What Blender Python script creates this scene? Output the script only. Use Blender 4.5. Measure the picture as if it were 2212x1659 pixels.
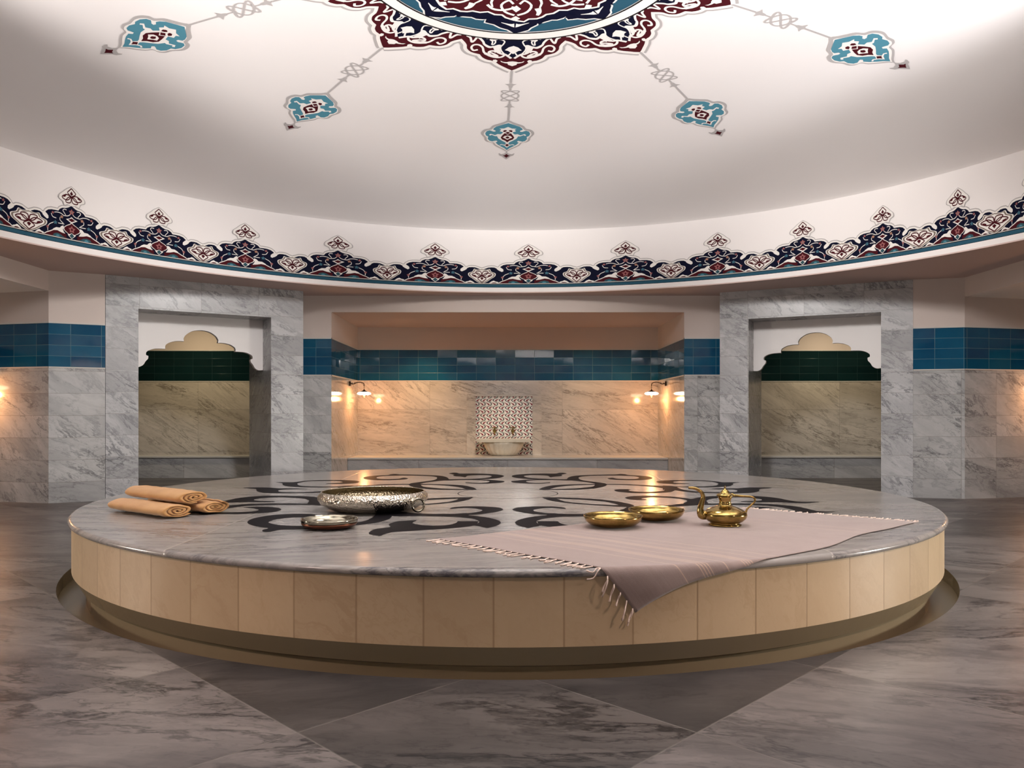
import bpy, bmesh, math, random
from math import sin, cos, pi, radians, hypot, atan2, sqrt
from mathutils import Vector, Matrix
from mathutils.geometry import tessellate_polygon
random.seed(7)
for _o in list(bpy.data.objects): bpy.data.objects.remove(_o)
SC = bpy.context.scene
COL = SC.collection
# ------------------------------------------------------------------ camera
FPX = 1690.0; ZC = 0.904
cam = bpy.data.cameras.new('camera'); CAM = bpy.data.objects.new('camera', cam); COL.objects.link(CAM)
cam.sensor_width = 36; cam.sensor_fit = 'HORIZONTAL'; cam.lens = FPX/2212*36
cam.shift_x = 9/2212; cam.shift_y = 63.5/2212; cam.clip_start = 0.05
CAM.location = (0, 0, ZC); CAM.rotation_euler = (pi/2, 0, 0)
SC.camera = CAM
# ------------------------------------------------------------------ colour management and lights
vs = SC.view_settings; vs.view_transform = 'Standard'; vs.look = 'None'; vs.gamma = 1; vs.exposure = 0.0
vs.use_curve_mapping = False
W = bpy.data.worlds.new('world'); SC.world = W; W.use_nodes = True
W.node_tree.nodes['Background'].inputs[0].default_value = (.8, .75, .7, 1)
W.node_tree.nodes['Background'].inputs[1].default_value = 0.05
def light(kind, name, loc, energy, col, target=None, size=.3, spot=None, blend=.6):
    l = bpy.data.lights.new(name, kind); l.energy = energy; l.color = col
    if kind == 'AREA': l.shape = 'DISK'; l.size = size
    else: l.shadow_soft_size = size
    if kind == 'SPOT': l.spot_size = radians(spot); l.spot_blend = blend
    o = bpy.data.objects.new(name, l); COL.objects.link(o); o.location = loc
    if target is not None:
        o.rotation_euler = (Vector(target)-Vector(loc)).to_track_quat('-Z', 'Y').to_euler()
    return o
WARM = (1, .62, .32); SOFT = (1, .84, .72); COOL = (.93, .96, 1.0)
light('AREA', 'dome_pendant_light', (0.1, 4.6, 3.55), 36, (1, .94, .88), (0.1, 4.6, 0), .9)
light('SPOT', 'slab_spot', (0.2, 5.6, 3.5), 170, (1, .91, .82), (0.1, 5.4, .36), .12, 46, 1)
light('SPOT', 'wall_fill_left', (-.4, 4.5, 3.45), 430, (1, .975, .95), (-3.9, 8.3, .75), .25, 60, 1)  # added pair of fill spots brightening the side walls; no fixture here
light('SPOT', 'wall_fill_right', (.6, 4.5, 3.45), 470, (1, .975, .95), (4.2, 8.5, .75), .25, 60, 1)
light('SPOT', 'alcove_fill', (.1, 4.6, 3.35), 260, (1, .96, .90), (0, 11.2, 1.75), .2, 42, 1)  # added fill spot lifting the alcove's back tiles and plaster
light('SPOT', 'dome_fill', (0.4, 1.7, 1.85), 860, (1, .975, .96), (0.5, 2.9, 3.35), .12, 100, .35)  # three added upward spots to brighten the dome, not fixtures of the room
light('SPOT', 'dome_fill_left', (-2.6, 2.6, 1.9), 440, (1, .96, .94), (-1.6, 3.6, 3.6), .12, 98, .35)
light('SPOT', 'dome_fill_right', (2.8, 2.6, 1.9), 600, (.98, .97, 1.0), (1.8, 3.6, 3.6), .12, 98, .35)
light('SPOT', 'drum_fill', (.1, 4.6, 3.4), 260, (1, .97, .94), (.1, .3, 2.75), .2, 70, 1)  # added spot so the near drum shows bright in the alcove tiles
light('SPOT', 'alcove_downlight_left', (-1.1, 10.5, 2.10), 60, (1, .60, .26), (-1.25, 11.1, 0.5), .04, 90, 1)
light('SPOT', 'alcove_downlight_middle', (-.05, 10.35, 2.10), 60, (1, .88, .7), (-.05, 11.1, .40), .03, 44, 1)
light('SPOT', 'alcove_downlight_right', (1.1, 10.5, 2.10), 34, (1, .66, .36), (1.25, 11.1, 0.5), .04, 90, 1)
light('SPOT', 'niche_downlight_left', (-4.35, 10.3, 2.27), 52, (1, .80, .50), (-4.5, 11.2, .9), .03, 135, 1)
light('SPOT', 'niche_downlight_right', (4.5, 10.4, 2.27), 52, (1, .82, .56), (4.7, 11.2, .9), .03, 135, 1)
light('SPOT', 'slab_side_fill_left', (-5.4, 3.6, .75), 260, (1, .88, .74), (-2.3, 4.3, .2), .12, 90, 1)  # added low pair to brighten the slab's side panels, no bay fixture
light('SPOT', 'slab_side_fill_right', (5.5, 3.4, .75), 560, (1, .95, .86), (2.3, 4.2, .2), .12, 90, 1)
light('SPOT', 'floor_fill_left', (-2.9, 1.0, 2.25), 200, (1, .74, .66), (-1.9, 2.0, 0), .08, 76, 1)  # added pair that lightens the front floor to left and right
light('SPOT', 'floor_fill_right', (2.9, 1.0, 2.25), 220, (1, .76, .67), (1.9, 2.0, 0), .08, 76, 1)
light('AREA', 'front_wall_fill', (0, -1.2, 2.28), 60, (1, .93, .86), (0, -2.0, .9), .5)  # added behind the camera to brighten the front wall for tile reflections
# ------------------------------------------------------------------ node helpers
def newmat(name):
    m = bpy.data.materials.new(name); m.use_nodes = True
    nt = m.node_tree; b = nt.nodes['Principled BSDF']
    return m, nt, b
def nd(nt, t, ins=None, **kw):
    n = nt.nodes.new(t)
    for k, v in kw.items(): setattr(n, k, v)
    if ins:
        for k, v in ins.items():
            s = n.inputs[k]
            if isinstance(v, bpy.types.NodeSocket): nt.links.new(v, s)
            else: s.default_value = v
    return n
def mth(nt, op, a, b=None, c=None, clamp=False):
    ins = {0: a}
    if b is not None: ins[1] = b
    if c is not None: ins[2] = c
    return nd(nt, 'ShaderNodeMath', ins, operation=op, use_clamp=clamp).outputs[0]
def vmt(nt, op, a, b=None, s=None):
    ins = {0: a}
    if b is not None: ins[1] = b
    n = nd(nt, 'ShaderNodeVectorMath', ins, operation=op)
    if s is not None:
        if isinstance(s, bpy.types.NodeSocket): nt.links.new(s, n.inputs['Scale'])
        else: n.inputs['Scale'].default_value = s
    return n.outputs[1] if op == 'LENGTH' else n.outputs[0]
def mixc(nt, f, a, b, mode='MIX'):
    n = nd(nt, 'ShaderNodeMix', data_type='RGBA', blend_type=mode)
    for k, v in ((0, f), (6, a), (7, b)):
        if isinstance(v, bpy.types.NodeSocket): nt.links.new(v, n.inputs[k])
        else: n.inputs[k].default_value = v if k == 0 else (tuple(v)+(1,))[:4]
    return n.outputs[2]
def ramp(nt, f, stops):
    n = nd(nt, 'ShaderNodeMapRange', {0: f, 1: stops[0][0], 2: stops[1][0], 3: stops[0][1], 4: stops[1][1]})
    return n.outputs[0]
def plain(name, col, rough=.5, metal=0, **kw):
    m, nt, b = newmat(name)
    b.inputs['Base Color'].default_value = tuple(col)+(1,)
    b.inputs['Roughness'].default_value = rough; b.inputs['Metallic'].default_value = metal
    for k, v in kw.items(): b.inputs[k.replace('_', ' ')].default_value = v
    return m
def noise(nt, v, scale, detail=4, rough=.55, dist=0):
    return nd(nt, 'ShaderNodeTexNoise', {'Vector': v, 'Scale': scale, 'Detail': detail, 'Roughness': rough, 'Distortion': dist}).outputs['Fac']
def cells(nt, uv, tw, th, rot=0, off=(0, 0), stagger=0):
    """per-tile id vector and a 0..1 mask that is 1 on the joint"""
    mp = nd(nt, 'ShaderNodeMapping', {'Vector': uv, 'Location': (off[0], off[1], 0), 'Rotation': (0, 0, rot)}).outputs[0]
    sp = nd(nt, 'ShaderNodeSeparateXYZ', {0: mp})
    y = mth(nt, 'DIVIDE', sp.outputs[1], th); yf = mth(nt, 'FLOOR', y)
    x = mth(nt, 'ADD', mth(nt, 'DIVIDE', sp.outputs[0], tw), mth(nt, 'MULTIPLY', yf, stagger)); xf = mth(nt, 'FLOOR', x)
    cid = nd(nt, 'ShaderNodeCombineXYZ', {0: xf, 1: yf, 2: 3.7}).outputs[0]
    fx = mth(nt, 'MULTIPLY', mth(nt, 'ABSOLUTE', mth(nt, 'SUBTRACT', mth(nt, 'SUBTRACT', x, xf), .5)), tw)
    fy = mth(nt, 'MULTIPLY', mth(nt, 'ABSOLUTE', mth(nt, 'SUBTRACT', mth(nt, 'SUBTRACT', y, yf), .5)), th)
    dx = mth(nt, 'SUBTRACT', tw/2, fx); dy = mth(nt, 'SUBTRACT', th/2, fy)
    return cid, mth(nt, 'MINIMUM', dx, dy)
def marble(name, base, dark, tw, th, rot=0, off=(0, 0), vrot=.5, stretch=(1, 2.6), scale=1.0, rough=.12, joint=.0016,
           jcol=(.25, .23, .2), stagger=0, vary=.16, veins=.55, clouds=.8, src='UV', coat=0, spin=False, spec=.5, dk=.55, diag=False):
    m, nt, b = newmat(name)
    tc = nd(nt, 'ShaderNodeTexCoord')
    uv = tc.outputs[src]
    if diag:   # floor slabs laid on the diagonal; the front wedge is a darker stone
        sp = nd(nt, 'ShaderNodeSeparateXYZ', {0: uv})
        ca = mth(nt, 'SUBTRACT', mth(nt, 'ADD', sp.outputs[0], sp.outputs[1]), 1.62); cb = mth(nt, 'SUBTRACT', mth(nt, 'SUBTRACT', sp.outputs[1], sp.outputs[0]), 1.68)
        wedge = mth(nt, 'MULTIPLY', mth(nt, 'MULTIPLY', mth(nt, 'GREATER_THAN', ca, 0), mth(nt, 'GREATER_THAN', cb, 0)), mth(nt, 'LESS_THAN', sp.outputs[1], 3.4))
        uv = vmt(nt, 'SCALE', nd(nt, 'ShaderNodeCombineXYZ', {0: ca, 1: cb, 2: 0.0}).outputs[0], s=.70711)
    cid, dd = cells(nt, uv, tw, th, rot, off, stagger)
    wn = nd(nt, 'ShaderNodeTexWhiteNoise', {'Vector': cid}, noise_dimensions='3D')
    rv, rc = wn.outputs['Value'], wn.outputs['Color']
    p = vmt(nt, 'ADD', uv, vmt(nt, 'SCALE', rc, s=9.0))
    ang = mth(nt, 'ADD', mth(nt, 'MULTIPLY', mth(nt, 'SUBTRACT', rv, .5), 6.0 if spin else .7), vrot)
    rt = nd(nt, 'ShaderNodeVectorRotate', {'Vector': p, 'Angle': ang}, rotation_type='Z_AXIS').outputs[0]
    q = vmt(nt, 'MULTIPLY', rt, (stretch[0]*scale, stretch[1]*scale, 1))
    wob = nd(nt, 'ShaderNodeTexNoise', {'Vector': q, 'Scale': 1.6, 'Detail': 5, 'Roughness': .6})
    q2 = vmt(nt, 'ADD', q, vmt(nt, 'SCALE', vmt(nt, 'SUBTRACT', wob.outputs['Color'], (.5, .5, .5)), s=.9))
    def vein(sc, w, dt):
        n = noise(nt, q2, sc, dt, .6)
        d = mth(nt, 'ABSOLUTE', mth(nt, 'SUBTRACT', n, .5))
        return ramp(nt, d, ((0, 1), (w, 0)))
    v1 = vein(1.7, .035, 6); v2 = vein(4.5, .03, 4)
    msk = ramp(nt, noise(nt, q, .9, 3), ((.42, 0), (.62, 1)))
    v = mth(nt, 'ADD', mth(nt, 'MULTIPLY', v1, mth(nt, 'ADD', mth(nt, 'MULTIPLY', msk, .7), .3)), mth(nt, 'MULTIPLY', mth(nt, 'MULTIPLY', v2, msk), .7), clamp=True)
    cl = ramp(nt, noise(nt, q2, 1.1, 7, .62), ((.36, 0), (.68, 1)))
    fine = ramp(nt, noise(nt, q2, 14, 3, .7), ((.3, .0), (.8, .22)))
    b.inputs['Specular IOR Level'].default_value = spec
    mid = tuple(dk*a+(1-dk)*d for a, d in zip(base, dark))
    c = mixc(nt, mth(nt, 'MULTIPLY', cl, clouds), base, mid)
    c = mixc(nt, fine, c, mid)
    c = mixc(nt, mth(nt, 'MULTIPLY', v, veins), c, dark)
    br = mth(nt, 'ADD', 1-vary/2, mth(nt, 'MULTIPLY', rv, vary))
    if diag: br = mth(nt, 'MULTIPLY', br, mth(nt, 'SUBTRACT', 1.0, mth(nt, 'MULTIPLY', wedge, .5)))
    c = vmt(nt, 'SCALE', c, s=br)
    jm = ramp(nt, dd, ((joint*.5, .75), (joint*1.3, 0)))
    c = mixc(nt, jm, c, jcol)
    nt.links.new(c, b.inputs['Base Color'])
    b.inputs['Roughness'].default_value = rough
    rr = mth(nt, 'ADD', rough, mth(nt, 'MULTIPLY', cl, .06)); nt.links.new(rr, b.inputs['Roughness'])
    bp_ = nd(nt, 'ShaderNodeBump', {'Height': jm, 'Strength': .25, 'Distance': -.002})
    nt.links.new(bp_.outputs[0], b.inputs['Normal'])
    if coat: b.inputs['Coat Weight'].default_value = coat; b.inputs['Coat Roughness'].default_value = .03
    return m
M = {}
M['wall'] = marble('grey_wall_marble', (.60, .595, .585), (.12, .12, .125), .70, .2255, off=(.1, .02), vrot=.55, rough=.13, joint=.002, coat=.2, veins=.75, clouds=.95, dk=.48)
M['wallbig'] = marble('alcove_wall_marble', (.64, .59, .52), (.13, .11, .09), 1.9, .62, off=(.9, .28), vrot=.42, stretch=(.9, 4.4), rough=.10, joint=.002, coat=.5, veins=.7)
M['portal'] = marble('grey_portal_marble', (.57, .57, .575), (.12, .12, .13), .62, .2255, off=(.3, .0), vrot=.5, rough=.22, joint=.0018, veins=.75, clouds=.95, dk=.48)
M['floor'] = marble('grey_floor_marble', (.19, .170, .162), (.018, .018, .021), .80, .80, diag=True, vrot=pi/4+.1, stretch=(.8, 2.4), rough=.30, joint=.003, jcol=(.12, .11, .1), vary=.25, clouds=1.2, veins=.9, src='Object', spec=.22, dk=.35, spin=False)
M['top'] = marble('slab_top_marble', (.375, .35, .33), (.065, .065, .08), 2.62, 2.62, off=(1.36, -2.70), vrot=.12, stretch=(.7, 3.2), rough=.16, joint=.004, jcol=(.4, .37, .34), src='Object', spec=.3, veins=.75, clouds=.9)
M['side'] = marble('alabaster_side_marble', (.53, .40, .25), (.32, .20, .10), .2475, 3.0, off=(.05, .5), vrot=.9, stretch=(1, 1.6), rough=.33, joint=.0035, jcol=(.30, .2, .11), vary=.12, veins=.25, clouds=.5)
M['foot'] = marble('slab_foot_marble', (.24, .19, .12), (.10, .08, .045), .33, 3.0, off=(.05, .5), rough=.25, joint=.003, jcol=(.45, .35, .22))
M['bench'] = marble('bench_marble', (.55, .55, .55), (.14, .14, .15), 1.2, 2.0, vrot=.35, stretch=(.8, 3.6), rough=.15, joint=.003, clouds=1)
M['basin'] = marble('basin_marble', (.70, .65, .54), (.45, .37, .25), 5, 5, off=(2.2, 2.3), rough=.25, veins=.2, clouds=.4, src='Object')
M['plaster'] = plain('warm_plaster', (.66, .57, .52), .7)
M['white'] = plain('white_plaster', (.80, .755, .735), .65)
M['arch'] = plain('arch_plaster', (.86, .82, .80), .55)
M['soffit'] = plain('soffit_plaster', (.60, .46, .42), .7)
M['trimstone'] = plain('pale_trim_stone', (.62, .60, .56), .3)
for k, c in dict(navy=(.003, .004, .018), maroon=(.06, .006, .010), cream=(.78, .74, .70), pgrey=(.42, .39, .38), teal=(.024, .085, .13),
                 lteal=(.075, .23, .30), pink=(.30, .11, .11), dteal=(.03, .08, .10), bteal=(.05, .13, .18), black=(.012, .010, .010), umber=(.20, .16, .13), orange=(.36, .19, .13)).items():
    M[k] = plain('paint_'+k, c, .7, Specular_IOR_Level=.08)
M['inlay'] = plain('black_marble_inlay', (.010, .009, .011), .4, Specular_IOR_Level=.015)
M['brass'] = plain('aged_brass', (.46, .31, .11), .16, 1)
M['silver'] = plain('hammered_silver', (.70, .64, .54), .12, 1)
M['shadesilver'] = plain('shaded_silver_lining', (.36, .30, .20), .14, 1)  # dim reflection inside the hammered bowl put into a darker metal colour
M['copper'] = plain('dark_copper', (.16, .06, .035), .32, 1)
M['tin'] = plain('tinned_dish_lining', (.34, .31, .24), .12, 1)
M['iron'] = plain('bronzed_iron', (.06, .035, .02), .4, .8)
M['bronze'] = plain('dark_bronze_tap', (.25, .18, .05), .3, 1)
def bump_noise(m, kind, scale, strength, dist, src='Object'):
    nt = m.node_tree; b = nt.nodes['Principled BSDF']; tc = nd(nt, 'ShaderNodeTexCoord')
    if kind == 'vor': h = nd(nt, 'ShaderNodeTexVoronoi', {'Vector': tc.outputs[src], 'Scale': scale}, feature='SMOOTH_F1').outputs[0]
    else: h = noise(nt, tc.outputs[src], scale, 4)
    bp_ = nd(nt, 'ShaderNodeBump', {'Height': h, 'Strength': strength, 'Distance': dist}); nt.links.new(bp_.outputs[0], b.inputs['Normal'])
bump_noise(M['silver'], 'vor', 120, 1.0, .006)
bump_noise(M['shadesilver'], 'vor', 120, 1.0, .005)
bump_noise(M['brass'], 'n', 9, .25, .01)
bump_noise(M['white'], 'n', 60, .05, .002)
nt = M['brass'].node_tree; b = nt.nodes['Principled BSDF']; tc = nd(nt, 'ShaderNodeTexCoord')
nt.links.new(mixc(nt, ramp(nt, noise(nt, tc.outputs['Object'], 22, 5), ((.4, 0), (.7, 1))), (.48, .32, .11), (.24, .17, .05)), b.inputs['Base Color'])
# glazed blue tiles
def tiles(name, c1, c2, tw=.278, th=.1095, off=(0, -1.376), grout=(.10, .20, .23)):
    m, nt, b = newmat(name); tc = nd(nt, 'ShaderNodeTexCoord'); uv = tc.outputs['UV']
    cid, dd = cells(nt, uv, tw, th, 0, off)
    wn = nd(nt, 'ShaderNodeTexWhiteNoise', {'Vector': cid}, noise_dimensions='3D')
    n = ramp(nt, noise(nt, uv, 3, 3), ((.35, 0), (.65, 1)))
    f = mth(nt, 'ADD', mth(nt, 'MULTIPLY', wn.outputs['Value'], .6), mth(nt, 'MULTIPLY', n, .4))
    c = mixc(nt, f, c1, c2)
    jm = ramp(nt, dd, ((.0012, 1), (.003, 0)))
    c = mixc(nt, jm, c, grout)
    nt.links.new(c, b.inputs['Base Color']); b.inputs['Roughness'].default_value = .07
    h = mth(nt, 'ADD', mth(nt, 'MULTIPLY', noise(nt, vmt(nt, 'ADD', uv, vmt(nt, 'SCALE', wn.outputs['Color'], s=5)), 2.2, 1), 1.0), mth(nt, 'MULTIPLY', jm, -.12))
    bp_ = nd(nt, 'ShaderNodeBump', {'Height': h, 'Strength': .5, 'Distance': .012})
    # each tile sits at its own slight tilt
    tl = vmt(nt, 'SCALE', vmt(nt, 'SUBTRACT', wn.outputs['Color'], (.5, .5, .5)), s=.05)
    nn = vmt(nt, 'NORMALIZE', vmt(nt, 'ADD', vmt(nt, 'ADD', bp_.outputs[0], tl), (0, 0, .042))); nt.links.new(nn, b.inputs['Normal'])
    b.inputs['Specular IOR Level'].default_value = .42
    return m
M['tile'] = tiles('glazed_blue_tiles', (.004, .048, .115), (.008, .095, .175))
M['shadetile'] = tiles('shaded_blue_tiles', (.004, .016, .018), (.006, .024, .026), grout=(.02, .05, .05))  # same tiles as the walls; niche dimness and dark reflections put into the colour
# iznik wave tile
m, nt, b = newmat('wave_pattern_tiles'); tc = nd(nt, 'ShaderNodeTexCoord'); sp = nd(nt, 'ShaderNodeSeparateXYZ', {0: tc.outputs['UV']})
u = mth(nt, 'DIVIDE', sp.outputs[0], .0885); v = mth(nt, 'DIVIDE', sp.outputs[1], .108)
sn = mth(nt, 'SINE', mth(nt, 'MULTIPLY', v, 2*pi)); cs = mth(nt, 'COSINE', mth(nt, 'MULTIPLY', v, 2*pi))
w = mth(nt, 'ADD', u, mth(nt, 'MULTIPLY', sn, .36)); fr = mth(nt, 'FRACT', w)
blk = mth(nt, 'COMPARE', fr, .16, .085)
wid = mth(nt, 'MULTIPLY', mth(nt, 'ABSOLUTE', sn), .16)
red = mth(nt, 'MULTIPLY', mth(nt, 'COMPARE', mth(nt, 'ADD', fr, mth(nt, 'MULTIPLY', cs, .22)), .66, wid), mth(nt, 'GREATER_THAN', mth(nt, 'ABSOLUTE', sn), .45))
grn = mth(nt, 'MULTIPLY', mth(nt, 'COMPARE', fr, .42, .07), mth(nt, 'LESS_THAN', mth(nt, 'ABSOLUTE', sn), .5))
c = mixc(nt, grn, (.80, .79, .74), (.10, .17, .13)); c = mixc(nt, red, c, (.20, .02, .03)); c = mixc(nt, blk, c, (.012, .012, .02))
nt.links.new(c, b.inputs['Base Color']); b.inputs['Roughness'].default_value = .15
M['wave'] = m
# towel and cloth
def fabric(name, col, col2, sc, strength=.5, rough=.95):
    m, nt, b = newmat(name); tc = nd(nt, 'ShaderNodeTexCoord'); o = tc.outputs['Object']
    n = noise(nt, o, sc, 3, .7); n2 = noise(nt, vmt(nt, 'MULTIPLY', o, (1, 1, 1)), 9, 4)
    nt.links.new(mixc(nt, ramp(nt, n2, ((.35, 0), (.65, 1))), col, col2), b.inputs['Base Color'])
    bp_ = nd(nt, 'ShaderNodeBump', {'Height': mth(nt, 'ADD', n, mth(nt, 'MULTIPLY', n2, 1.6)), 'Strength': strength, 'Distance': .004}); nt.links.new(bp_.outputs[0], b.inputs['Normal'])
    b.inputs['Roughness'].default_value = rough; b.inputs['Sheen Weight'].default_value = .3
    return m, nt, b
M['towel'] = fabric('tan_terry_towel', (.62, .33, .12), (.52, .26, .09), 240, .6)[0]
m, nt, b = fabric('pale_pink_woven_cotton', (.275, .205, .188), (.25, .185, .168), 400, .25)
tc = nd(nt, 'ShaderNodeTexCoord'); sp = nd(nt, 'ShaderNodeSeparateXYZ', {0: tc.outputs['UV']}); us = sp.outputs[0]
st = None
for cpos in (.215, .287, .299, .311, .323, .385, .455, .466, .477, .488, .548, .62, 1.42, 1.52):
    k = mth(nt, 'COMPARE', us, cpos, .0022); st = k if st is None else mth(nt, 'MAXIMUM', st, k)
th_ = ramp(nt, noise(nt, vmt(nt, 'MULTIPLY', tc.outputs['UV'], (60, 1.5, 1)), 2, 3), ((.4, 0), (.7, .25)))
old = b.inputs['Base Color'].links[0].from_socket
c = mixc(nt, th_, old, (.35, .27, .25)); c = mixc(nt, st, c, (.44, .31, .24))
nt.links.new(c, b.inputs['Base Color']); M['cloth'] = m
M['fringe'] = plain('fringe_thread', (.78, .62, .54), .9)
m, nt, b = newmat('lit_frosted_glass'); b.inputs['Base Color'].default_value = (1, .9, .75, 1)
b.inputs['Emission Color'].default_value = (1, .80, .55, 1); b.inputs['Emission Strength'].default_value = 9; M['glow'] = m
# ------------------------------------------------------------------ mesh helpers
def link(name, me, mats, parent=None, smooth=False):
    for mm in (mats if isinstance(mats, (list, tuple)) else [mats]): me.materials.append(M[mm])
    if smooth: me.polygons.foreach_set('use_smooth', [True]*len(me.polygons))
    o = bpy.data.objects.new(name, me); COL.objects.link(o)
    if parent: o.parent = parent
    return o
def mesh(name, V, Fc, mats, parent=None, mi=None, uv=None, smooth=False):
    me = bpy.data.meshes.new(name); me.from_pydata([tuple(v) for v in V], [], Fc)
    if mi: me.polygons.foreach_set('material_index', mi)
    if uv is not None:
        l = me.uv_layers.new(name='UVMap')
        for lp in me.loops: l.data[lp.index].uv = uv[lp.vertex_index]
    me.update()
    return link(name, me, mats, parent, smooth)
def empty(name, loc=(0, 0, 0), rz=0):
    o = bpy.data.objects.new(name, None); COL.objects.link(o); o.location = loc; o.rotation_euler = (0, 0, rz); o.empty_display_size = .1
    return o
def tag(o, label=None, cat=None, group=None, kind=None):
    if label: o['label'] = label
    if cat: o['category'] = cat
    if group: o['group'] = group
    if kind: o['kind'] = kind
    return o
def bm_obj(name, bm, mats, parent=None, smooth=False, bevel=0):
    if bevel:
        bmesh.ops.bevel(bm, geom=[e for e in bm.edges if e.calc_face_angle(0) > .6], offset=bevel, segments=2, affect='EDGES')
    me = bpy.data.meshes.new(name); bm.to_mesh(me); bm.free()
    return link(name, me, mats, parent, smooth)
def boxes(name, bl, mats, parent=None, bevel=0, uvmap=True):
    """bl: list of (x0,x1,y0,y1,z0,z1); box-projected uv in metres"""
    bm = bmesh.new()
    for (x0, x1, y0, y1, z0, z1) in bl:
        r = bmesh.ops.create_cube(bm, size=1)
        for v in r['verts']: v.co = Vector(((x0+x1)/2+v.co.x*(x1-x0), (y0+y1)/2+v.co.y*(y1-y0), (z0+z1)/2+v.co.z*(z1-z0)))
    if bevel: bmesh.ops.bevel(bm, geom=bm.edges[:], offset=bevel, segments=2, affect='EDGES')
    if uvmap:
        l = bm.loops.layers.uv.new('UVMap')
        for f in bm.faces:
            n = f.normal; a = max(range(3), key=lambda i: abs(n[i]))
            for lp in f.loops:
                c = lp.vert.co; lp[l].uv = ((c.y, c.z), (c.x, c.z), (c.x, c.y))[a]
    me = bpy.data.meshes.new(name); bm.to_mesh(me); bm.free()
    return link(name, me, mats, parent)
def lathe(name, prof, mats, parent=None, segs=48, sx=1, sy=1, flute=0, nfl=12, closed=False, loc=(0, 0, 0), smooth=True):
    V = []; Fc = []; uv = []
    n = len(prof)
    for i in range(segs):
        a = 2*pi*i/segs
        for r, z in prof:
            rr = r*(1+flute*abs(sin(a*nfl/2))) if r > .001 else r
            V.append((loc[0]+rr*cos(a)*sx, loc[1]+rr*sin(a)*sy, loc[2]+z)); uv.append((a, z))
    for i in range(segs):
        j = (i+1) % segs
        for k in range(n-1 if not closed else n):
            k2 = (k+1) % n
            Fc.append((i*n+k, j*n+k, j*n+k2, i*n+k2))
    o = mesh(name, V, Fc, mats, parent, smooth=smooth)
    bm = bmesh.new(); bm.from_mesh(o.data); bmesh.ops.remove_doubles(bm, verts=bm.verts, dist=1e-5); bmesh.ops.recalc_face_normals(bm, faces=bm.faces)
    bm.to_mesh(o.data); bm.free()
    return o
def cr(pts, n=6, closed=False):
    P = [Vector(p) for p in pts]
    if len(P) < 3: return P
    P = [P[-1]]+P+[P[0], P[1]] if closed else [2*P[0]-P[1]]+P+[2*P[-1]-P[-2]]
    o = []
    for i in range(1, len(P)-2):
        a, b_, c_, d = P[i-1:i+3]
        for k in range(n):
            t = k/n; o.append(.5*(2*b_+(c_-a)*t+(2*a-5*b_+4*c_-d)*t*t+(3*b_-a-3*c_+d)*t**3))
    if not closed: o.append(P[-2])
    return o
def tube_bm(bm, pts, rad, segs=8, flat=1):
    n = len(pts); R = rad if isinstance(rad, (list, tuple)) else [rad]*n
    rings = []; up = Vector((0, 0, 1)); prev = None
    for i, p in enumerate(pts):
        t = (pts[min(i+1, n-1)]-pts[max(i-1, 0)]).normalized()
        if prev is None: x = t.orthogonal().normalized() if abs(t.z) > .95 else t.cross(up).normalized()
        else: x = (prev-t*prev.dot(t)).normalized()
        prev = x; y = t.cross(x)
        rings.append([bm.verts.new(p+x*cos(2*pi*k/segs)*R[i]+y*sin(2*pi*k/segs)*R[i]*flat) for k in range(segs)])
    for a, b_ in zip(rings, rings[1:]):
        for k in range(segs): bm.faces.new((a[k], a[(k+1) % segs], b_[(k+1) % segs], b_[k]))
    bm.faces.new(rings[0][::-1]); bm.faces.new(rings[-1])
def tube(name, pts, rad, mats, parent=None, segs=8, n=6, closed=False, flat=1):
    bm = bmesh.new(); P = cr(pts, n, closed)
    if closed: P = P+[P[0]]
    if isinstance(rad, (list, tuple)):
        k = len(rad)-1; R = [rad[min(int(i/(len(P)-1)*k), k-1)]*(1-(i/(len(P)-1)*k-min(int(i/(len(P)-1)*k), k-1)))+rad[min(int(i/(len(P)-1)*k), k-1)+1]*(i/(len(P)-1)*k-min(int(i/(len(P)-1)*k), k-1)) for i in range(len(P))]
    else: R = rad
    tube_bm(bm, P, R, segs, flat); bmesh.ops.recalc_face_normals(bm, faces=bm.faces)
    return bm_obj(name, bm, mats, parent, True)
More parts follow.
